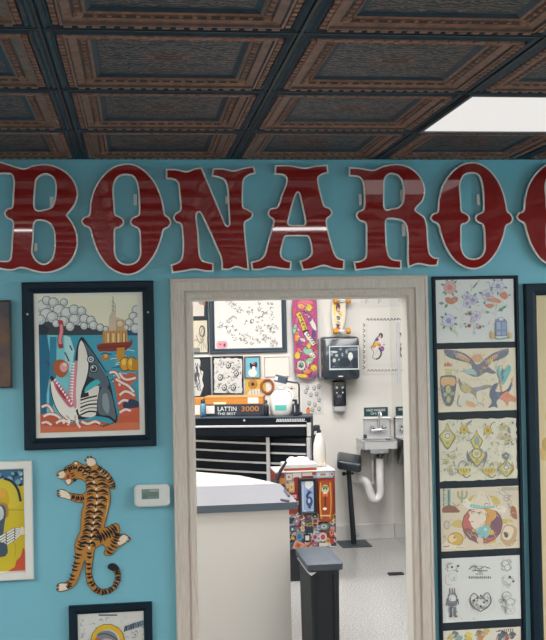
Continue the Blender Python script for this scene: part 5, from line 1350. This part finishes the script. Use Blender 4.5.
# white jug
t, x, y = on_chest('plastic_jug', 'bulky white plastic jug with a small teal label on the tool chest', 'jug', 281.5, .12)
hj = zat(388.5, y)-ZT; wj = (at(294, 400, y)[0]-at(270, 400, y)[0])/2
bm = bmesh.new(); lathe(bm, [(wj*.8, 0), (wj*.93, .01), (wj, .05), (wj*1.0, hj*.4), (wj*.93, hj*.62), (wj*.72, hj*.8), (wj*.42, hj*.9), (wj*.28, hj*.94)], (0, 0, 0), 28, sy=.6)
link('body', bm, WPL, t, local=True, smooth=True)
bm = bmesh.new(); lathe(bm, [(wj*.3, hj*.93), (wj*.32, hj*.935), (wj*.32, hj*1.02), (wj*.28, hj*1.03)], (0, 0, 0), 20); link('cap', bm, WPL, t, local=True, smooth=True)
bm = bmesh.new(); tube(bm, smoothpath([(wj*.35, 0, hj*.9), (wj*.8, 0, hj*.86), (wj*.98, 0, hj*.66), (wj*.9, 0, hj*.5)], 5), .010, 10); link('handle', bm, WPL, t, local=True, smooth=True)
bm = bmesh.new(); pts = []
for k in range(9):
    th = math.radians(-118+k*7); pts.append((wj*1.005*math.cos(th), .6*wj*1.01*math.sin(th)))
vs0 = [bm.verts.new((p[0], p[1]-.001, hj*.2)) for p in pts]; vs1 = [bm.verts.new((p[0], p[1]-.001, hj*.38)) for p in pts]
for i in range(8): bm.faces.new((vs0[i], vs0[i+1], vs1[i+1], vs1[i]))
link('label', bm, mat('teal_label', (70, 168, 158), .5), t, local=True)
# right black machine/bottle
t, x, y = on_chest('bottle', 'black dispenser bottle standing at the right end of the tool chest', 'bottle', 296, .05)
bm = bmesh.new(); box(bm, -.03, .028, -.02, .025, 0, .095, bev=.008); tube(bm, [(0, 0, .09), (0, 0, .12)], .012, 10); box(bm, -.028, .012, -.01, .01, .112, .128, bev=.004); link('body', bm, DKB, t, local=True)
link('label', B(-.012, -.004, -.022, -.02, .03, .085), mat('grey_label', (150, 160, 170), .5), t, local=True)
# desk lamp
t, x, y = on_chest('desk_lamp', 'angled lamp with a dark boxy head reaching over the white jug', 'lamp', 299.5, .15)
hl = zat(384, y)-ZT; hx = at(285, 384, y)[0]-x
bm = bmesh.new(); box(bm, -.025, .02, -.03, .03, 0, .02, bev=.004); link('base', bm, RUB, t, local=True)
bm = bmesh.new(); tube(bm, smoothpath([(0, 0, .015), (.0, 0, hl*.6), (0, 0, hl-.03), (-.012, 0, hl-.004), (-.04, 0, hl), (hx*.8, 0, hl+.008), (hx, 0, hl+.004)], 5), .007, 8); link('arm', bm, RUB, t, local=True, smooth=True)
bm = bmesh.new(); box(bm, -.05, .05, -.03, .03, -.028, .028, bev=.006); bmesh.ops.transform(bm, matrix=Matrix.Translation((hx-.03, 0, hl+.028)) @ Matrix.Rotation(math.radians(14), 4, 'Y'), verts=bm.verts)
link('lamp_head', bm, mat('slate_plastic', (58, 68, 84), .4), t, local=True)
bm = bmesh.new(); box(bm, -.012, .012, -.002, .002, -.016, .016, bev=.001); bmesh.ops.transform(bm, matrix=Matrix.Translation((hx-.065, -.031, hl+.036)) @ Matrix.Rotation(math.radians(14), 4, 'Y'), verts=bm.verts); link('switch_plate', bm, WPL, t, local=True)

# --- grey-topped counter
cz = .897
cxr = at(297.5, 506, 5.83)[0]; cy0 = 5.83; cy1 = 6.56
t = empty('counter', (-.2, cy0+.3, 0), 'pale grey counter with a dark slate front edge, left inside the doorway', 'counter')
link('body', B(-1.3, cxr-.045, cy0+.02, cy1-.02, 0, cz-.04), WLAM, t)
link('worktop', B(-1.32, cxr, cy0+.001, cy1, cz-.04, cz), GREYL, t)
link('front_edge', B(-1.32, cxr+.001, cy0-.004, cy0+.001, cz-.04, cz+.001), GREYE, t)
# white wedge worktop behind
P = [(-1.3, cy1+.004), (cxr-.012, cy1+.004), (cxr-.05, cy1+.10), (at(240, 478.5, 7.0)[0], 7.0), (at(197, 473, 7.22)[0], 7.26), (-1.3, 7.42)]
t = empty('work_table', (-.2, 6.9, 0), 'white tapering table right behind the grey counter', 'table')
bm = bmesh.new(); extrude(bm, [P], lambda p: (p[0], p[1], cz), lambda p: (p[0], p[1], cz-.03)); link('tabletop', bm, mat('bright_white_laminate', (172, 170, 166), .6), t)
for q in ((-1.2, 6.62), (-1.2, 7.3), (cxr-.1, 6.62), (.1, 7.1)):
    link('leg', B(q[0]-.02, q[0]+.02, q[1]-.02, q[1]+.02, 0, cz-.031), ALU, t)
# pens on counter
def pen(p0, p1, label, r=.006, m=None):
    y0 = None
    def on(p):
        # intersect the pixel ray with the counter-top plane
        d = fw + RR*((p[0]-273)/F) + UU*((320-p[1])/F); k = (cz+r-EYE)/d.z; return d*k+Vector((0, 0, EYE))
    bm = bmesh.new(); a, b = on(p0), on(p1); tube(bm, [a, a+(b-a)*.1, a+(b-a)*.9, b], [r*.4, r, r, r*.8], 8)
    o = link('pen', bm, m or mat('purple_grey_plastic', (92, 86, 108), .4), smooth=True); tag(o, label, 'pen'); return o
pen((280.5, 499.5), (289, 500.8), 'dark pen lying on the front right of the grey counter', .007)
pen((284, 489), (289, 496), 'dark pen lying slanted at the right edge of the grey counter', .007, mat('dark_pen', (70, 74, 90), .4))

# --- stickered cabinet
SY = 7.7
sx0, sx1 = at(276, 500, SY)[0], at(335.6, 510, SY)[0]; sz = at(310, 470.5, SY)[1]
t = empty('sticker_cabinet', ((sx0+sx1)/2, SY+.15, 0), 'red cabinet plastered with stickers behind the trash can', 'cabinet')
REDC = mat('red_cabinet_paint', (140, 46, 32), .5, c2=(120, 38, 28), scale=10)
sb_ = at(310, 549, SY)[1]
link('body', B(sx0, sx1, SY, SY+.30, sb_, sz-.012, bev=.004), REDC, t)
link('top_panel', B(sx0-.002, sx1+.004, SY-.004, SY+.305, sz-.012, sz, bev=.003), mat('pale_top', (214, 206, 202), .4), t)
link('plinth', B(sx0+.03, sx1-.05, SY+.03, SY+.28, 0, sb_), RUB, t)
palette = [(226, 222, 214), (36, 40, 52), (96, 130, 160), (200, 66, 44), (222, 186, 60), (60, 110, 120), (226, 160, 150), (96, 150, 190), (146, 50, 40), (180, 176, 168), (54, 60, 90), (206, 120, 50), (70, 60, 90), (240, 236, 230)]
ns = 0
def sticker(px, py, w, h, cc, shape=0, inner=None, rot=0, k=[0]):
    k[0] += 1
    y = SY-.0006-.00012*k[0]
    x, z = at(px, py, y); w, h = w/137., h/137.
    A = Art(y, step=2e-5, clip=(sx0+.002, sb_+.002, sx1-.002, sz-.014)); A.fade = .2; A.fc = (90, 84, 84)
    def shp(f, col):
        n = 14 if shape == 1 else 4
        if shape == 1: P = [(w/2*f*math.cos(6.283*i/n), h/2*f*math.sin(6.283*i/n)) for i in range(n)]
        elif shape == 2: P = [((w/2*f)*(1 if i % 2 else .55)*math.cos(6.283*i/12), (h/2*f)*(1 if i % 2 else .6)*math.sin(6.283*i/12)) for i in range(12)]
        else: P = [(-w/2*f, -h/2*f), (w/2*f, -h/2*f), (w/2*f, h/2*f), (-w/2*f, h/2*f)]
        c_, s_ = math.cos(rot), math.sin(rot)
        A.poly([(x+p[0]*c_-p[1]*s_, z+p[0]*s_+p[1]*c_) for p in P], col, world=True)
    shp(1, cc)
    if inner: shp(.62, inner); 
    if inner and random.random() < .6: shp(.28, random.choice(palette))
    if len(A.bm.faces) == 0: A.bm.free(); return
    A.done('sticker', t, INK)
# top row
sticker(289, 477, 9, 10, (120, 150, 176), 0, (226, 224, 216)); sticker(297, 474, 9, 8, (230, 224, 216)); sticker(309, 473.5, 14, 5, (226, 214, 206)); sticker(323, 474.5, 20, 7, (150, 176, 196), 0, (206, 220, 226)); sticker(332, 474, 6, 6, (226, 222, 214), 2, (90, 120, 160)); sticker(314, 472, 4, 6, (190, 60, 40))
sticker(291.5, 487, 6, 11, (216, 176, 120), 0, (232, 210, 160)); sticker(297, 484, 5, 14, (150, 40, 32)); sticker(294, 496.5, 8, 5, (196, 50, 66), 0, (230, 190, 190)); sticker(296, 503, 9, 6, (150, 36, 50), 0, (226, 200, 200)); sticker(283, 481, 7, 6, (206, 140, 80)); sticker(287, 486, 5, 8, (220, 190, 150), 2); sticker(282, 490, 8, 9, (60, 70, 90), 0, (200, 200, 200))
# random dense lower area
rng = random.Random(5)
for k in range(66):
    px_ = 287+(k % 11)*4.5+rng.random()*4; py_ = 515+(k//11)*5.8+rng.random()*4
    sticker(px_, py_, 5+rng.random()*5, 5+rng.random()*4, rng.choice(palette), rng.choice([0, 0, 1, 2]), rng.choice(palette), rng.random()*1.2-.6)
sticker(299.5, 536.5, 7, 8.5, (96, 170, 200), 1, (60, 110, 150)); sticker(307.3, 538, 6.5, 8, (20, 24, 32), 0, (232, 232, 228)); sticker(315, 537, 9, 9.5, (226, 190, 200), 2, (150, 60, 90)); sticker(323, 537, 8, 9, (236, 226, 220), 1, (196, 80, 96)); sticker(310, 524.5, 9, 5, (222, 190, 60), 2, (60, 60, 60)); sticker(309, 530, 8, 6, (34, 54, 64), 0); sticker(324, 526.5, 10, 7, (120, 150, 150), 1, (214, 216, 210)); sticker(331.5, 533, 5, 8, (206, 90, 60), 1, (226, 150, 120)); sticker(332, 541, 5, 6, (190, 60, 44), 1); sticker(324, 544.5, 10, 3.5, (232, 228, 214))
# framed blue print and long orange tiki board hung on the front
ypf = SY-.015
def on_front(px, label, cat, name, fm, d=.016):
    r = rect(*px, SY-d); t = empty(name, ((r[0]+r[2])/2, SY-.012, r[1]), label, cat); return t, r
t, r = on_front((298.6, 478.3, 316.6, 514.5), 'narrow black framed blue and white print on the front of the stickered cabinet', 'picture', 'framed_picture', BLACK)
link('frame', frame_sweep(bmesh.new(), r[0], r[1], r[2], r[3], SY-.009, pframe(.022, .018)), BLACK2, t)
link('backing', B(r[0]+.015, r[2]-.015, SY-.016, SY-.009, r[1]+.015, r[3]-.015), PAPER, t)
A = Art(SY-.0162, 285, 450, 5.82, clip=(r[0]+.021, r[1]+.021, r[2]-.021, r[3]-.021)); A.rect(80, 160, 200, 400, (150, 172, 208))
A.poly([(120, 185), (150, 178), (166, 200), (140, 226), (118, 214)], (232, 232, 232), 3); A.line([(150, 240), (128, 268), (150, 300), (140, 340)], 16, (52, 66, 104)); A.circ(142, 300, 20, (60, 76, 116), 30); A.circ(140, 296, 8, (176, 190, 214), 14); A.line([(104, 200), (106, 380)], 5, (206, 214, 226), 0); A.line([(110, 350), (140, 372), (160, 350)], 8, (210, 218, 230)); A.line([(128, 236), (160, 250)], 6, (70, 90, 130))
A.done('artwork', t, INK)
tk = [(319, 481), (331.5, 480), (333, 486), (333.4, 500), (332.8, 515), (331, 521), (321, 521.5), (319.2, 516), (318.6, 498), (318.2, 486)]
lp = curve_loop([at(p[0], p[1], SY-.02) for p in tk], 4)
t = empty('mini_skateboard', (at(326, 520, SY)[0], SY-.012, min(p[1] for p in lp)), 'narrow orange-brown deck with a light mask design on the stickered cabinet front', 'skateboard')
link('deck', wallcut(bmesh.new(), [lp], SY-.02, SY-.009), mat('dark_brown_deck', (110, 44, 26), .4), t)
A = Art(SY-.0202, 285, 450, 5.82); A.poly(inset(lp, .004), (160, 72, 36), world=True)
A.line([(208, 190), (204, 300), (212, 400)], 8, (206, 150, 60)); A.line([(262, 190), (268, 300), (262, 400)], 8, (196, 140, 56)); A.circ(234, 228, 22, (190, 196, 160), 26); A.circ(234, 216, 18, (120, 130, 100), 8); A.circ(226, 226, 5, (60, 50, 40)); A.circ(242, 226, 5, (60, 50, 40)); A.poly([(216, 250), (252, 250), (246, 276), (234, 262), (222, 276)], (216, 110, 76)); A.circ(234, 250, 12, (230, 222, 206), 5); A.line([(234, 275), (234, 330)], 8, (96, 40, 24)); A.circ(232, 342, 12, (230, 226, 222), 8); A.rect(206, 378, 264, 386, (214, 190, 160))
A.done('deck_graphic', t, INKG)
# things on the cabinet top
ZS = sz+.0005
def on_cab(px, dy): y = SY+dy; return at(px, 465, y)[0], y
x, y = on_cab(299.5, .10)
t = empty('flat_box', (x, y, ZS), 'flat white box with a reddish rim on the stickered cabinet', 'box')
link('box_body', B(-.125, .115, -.09, .10, 0, .022, bev=.003), mat('reddish_card', (176, 84, 70), .5), t, local=True); link('lid', B(-.13, .12, -.095, .105, .018, .048, bev=.004), WPL, t, local=True)
bm = bmesh.new(); rng = random.Random(3)
n = 9; g = [[bm.verts.new((x-.09+.02*i+rng.random()*.004, y-.03+.014*j, ZS+.052+.022*rng.random()*(1 if 0 < i < n-1 else .2)+(.018 if 0 < j < 7 else 0))) for i in range(n)] for j in range(8)]
for j in range(7):
    for i in range(n-1): bm.faces.new((g[j][i], g[j][i+1], g[j+1][i+1], g[j+1][i]))
r = bmesh.ops.extrude_face_region(bm, geom=list(bm.faces)); 
for v in [e for e in r['geom'] if isinstance(e, bmesh.types.BMVert)]: v.co.z = ZS+.050
o = link('crumpled_tissue', bm, mat('tissue_white', (222, 222, 226), .7)); tag(o, 'crumpled white tissue on the flat box', 'tissue')
xx, yy = on_cab(307.5, .12); bm = bmesh.new(); bmesh.ops.create_icosphere(bm, subdivisions=2, radius=.02, matrix=Matrix.Translation((xx, yy, ZS+.066)) @ Matrix.Diagonal((1.3, .9, .8, 1)))
o = link('purple_sponge', bm, mat('purple_foam', (120, 90, 160), .7), smooth=True); tag(o, 'small purple sponge on the flat box beside the tissue', 'sponge')
# white spray bottle with black trigger
x, y = on_cab(319, .2)
t = empty('spray_bottle', (x, y, ZS), 'white spray bottle with a black nozzle and hose standing on the stickered cabinet', 'bottle')
h = at(319, 424, y)[1]-ZS
bm = bmesh.new(); lathe(bm, [(.03, 0), (.045, .008), (.05, h*.3), (.046, h*.55), (.028, h*.72), (.016, h*.8)], (.005, 0, 0), 20); link('body', bm, WPL, t, local=True, smooth=True)
bm = bmesh.new(); box(bm, -.038, .012, -.014, .014, h*.84, h*.98, bev=.008); tube(bm, smoothpath([(-.03, 0, h*.9), (-.043, 0, h*.75), (-.038, 0, h*.5), (-.043, 0, h*.22), (-.03, 0, .06)], 5), .008, 8); tube(bm, [(0.004, 0, h*.78), (.004, 0, h*.86)], .017, 12); link('nozzle', bm, RUB, t, local=True, smooth=True)
x2, y2 = on_cab(324.5, .16); t2 = empty('small_bottle', (x2, y2, ZS), 'tiny bottle with an orange top in front of the spray bottle', 'bottle')
bm = bmesh.new(); lathe(bm, [(.010, 0), (.012, .004), (.012, .03), (.006, .036)], (0, 0, 0), 12); link('body', bm, WPL, t2, local=True, smooth=True)
bm = bmesh.new(); lathe(bm, [(.008, .034), (.008, .05), (.003, .068)], (0, 0, 0), 12); link('cap', bm, mat('orange_cap', (232, 170, 96), .5), t2, local=True, smooth=True)
# dark slanting clamp arm, hanging free just in front of the cabinet's left edge
x3, y3 = on_cab(281, -.02)
CYL = SY-.036
a = (sx0-.012, at(277, 480, CYL)[1]); b = at(286.5, 461.5, CYL)
bm = bmesh.new(); tube(bm, [(a[0], CYL, a[1]-.03), (a[0]+(b[0]-a[0])*.5, CYL, a[1]+(b[1]-a[1])*.5), (b[0], CYL, b[1])], [.016, .013, .009], 10)
t = empty('clamp_arm', (a[0], CYL, a[1]-.14), 'dark slanting clamp arm at the left edge of the stickered cabinet', 'clamp')
link('arm', bm, RUB, t, smooth=True)
link('clamp_body', B(sx0-.03, sx0+.015, CYL-.024, CYL+.024, a[1]-.14, a[1]+.0, bev=.006), RUB, t)

# --- trash can (nearest)
BY = 5.42
fx0, fx1 = at(311, 600, BY)[0], at(340.3, 600, BY)[0]
ztop = at(325, 566, BY)[1]
bw = fx1-fx0; D = .40
t = empty('trash_can', ((fx0+fx1)/2, BY+D/2, 0), 'tall slim dark trash can with a grey swing lid in the doorway view', 'trash can')
bm = bmesh.new(); R = []
for k, z in ((.86, 0), (.9, .02), (1, ztop-.03), (1.02, ztop-.028), (1.02, ztop)):
    cx_, cy_ = (fx0+fx1)/2, BY+D/2; a_, b_ = bw/2*k, D/2*(.9+.1*k)
    R.append([bm.verts.new((p[0], p[1], z)) for p in rounded(cx_-a_, cy_-b_, cx_+a_, cy_+b_, .018, 4)])
for a, b in zip(R, R[1:]):
    for i in range(len(a)): bm.faces.new((a[i], a[(i+1) % len(a)], b[(i+1) % len(a)], b[i]))
bm.faces.new(R[0]); bm.faces.new(R[-1])
BIN = mat('dark_grey_plastic', (10, 22, 32), .6)
link('body', bm, BIN, t, smooth=True)
bm = bmesh.new(); box(bm, fx0+.03, fx0+.034, BY-.0065, BY+.002, .1, ztop-.05); box(bm, fx1-.034, fx1-.03, BY-.0065, BY+.002, .1, ztop-.05); link('front_rib', bm, BIN, t)
bm = bmesh.new(); R = []
cx_, cy_ = (fx0+fx1)/2, BY+D/2
for ins, z in ((.004, ztop-.02), (-.016, ztop-.02), (-.018, ztop+.012), (-.004, ztop+.018), (.022, ztop+.022)):
    R.append([bm.verts.new((p[0], p[1], z)) for p in rounded(cx_-bw/2+ins, cy_-D/2+ins, cx_+bw/2-ins, cy_+D/2-ins, .016, 4)])
for a, b in zip(R, R[1:]):
    for i in range(len(a)): bm.faces.new((a[i], a[(i+1) % len(a)], b[(i+1) % len(a)], b[i]))
bm.faces.new(R[0]); bm.faces.new(R[-1])
link('lid', bm, mat('grey_lid_plastic', (64, 74, 86), .6), t, smooth=True)
bm = bmesh.new(); extrude(bm, [[(fx0-.017, ztop-.028), (fx0+.004, ztop-.045), (fx0+.03, ztop-.028)]], lambda p: (p[0], BY-.012, p[1]), lambda p: (p[0], BY+D*.9, p[1])); link('liner_edge', bm, mat('liner_white', (206, 208, 210), .5), t)

# ------------------------------------------------------------ world and view
w = bpy.data.worlds.new('world'); sc.world = w; w.use_nodes = True
w.node_tree.nodes['Background'].inputs[0].default_value = (.6, .7, .8, 1); w.node_tree.nodes['Background'].inputs[1].default_value = .15
sc.view_settings.view_transform = 'Standard'; sc.view_settings.look = 'None'; sc.view_settings.gamma = 1
sc.view_settings.exposure = 0
sc.cycles.use_denoising = True; sc.cycles.max_bounces = 8; sc.cycles.caustics_reflective = False; sc.cycles.caustics_refractive = False
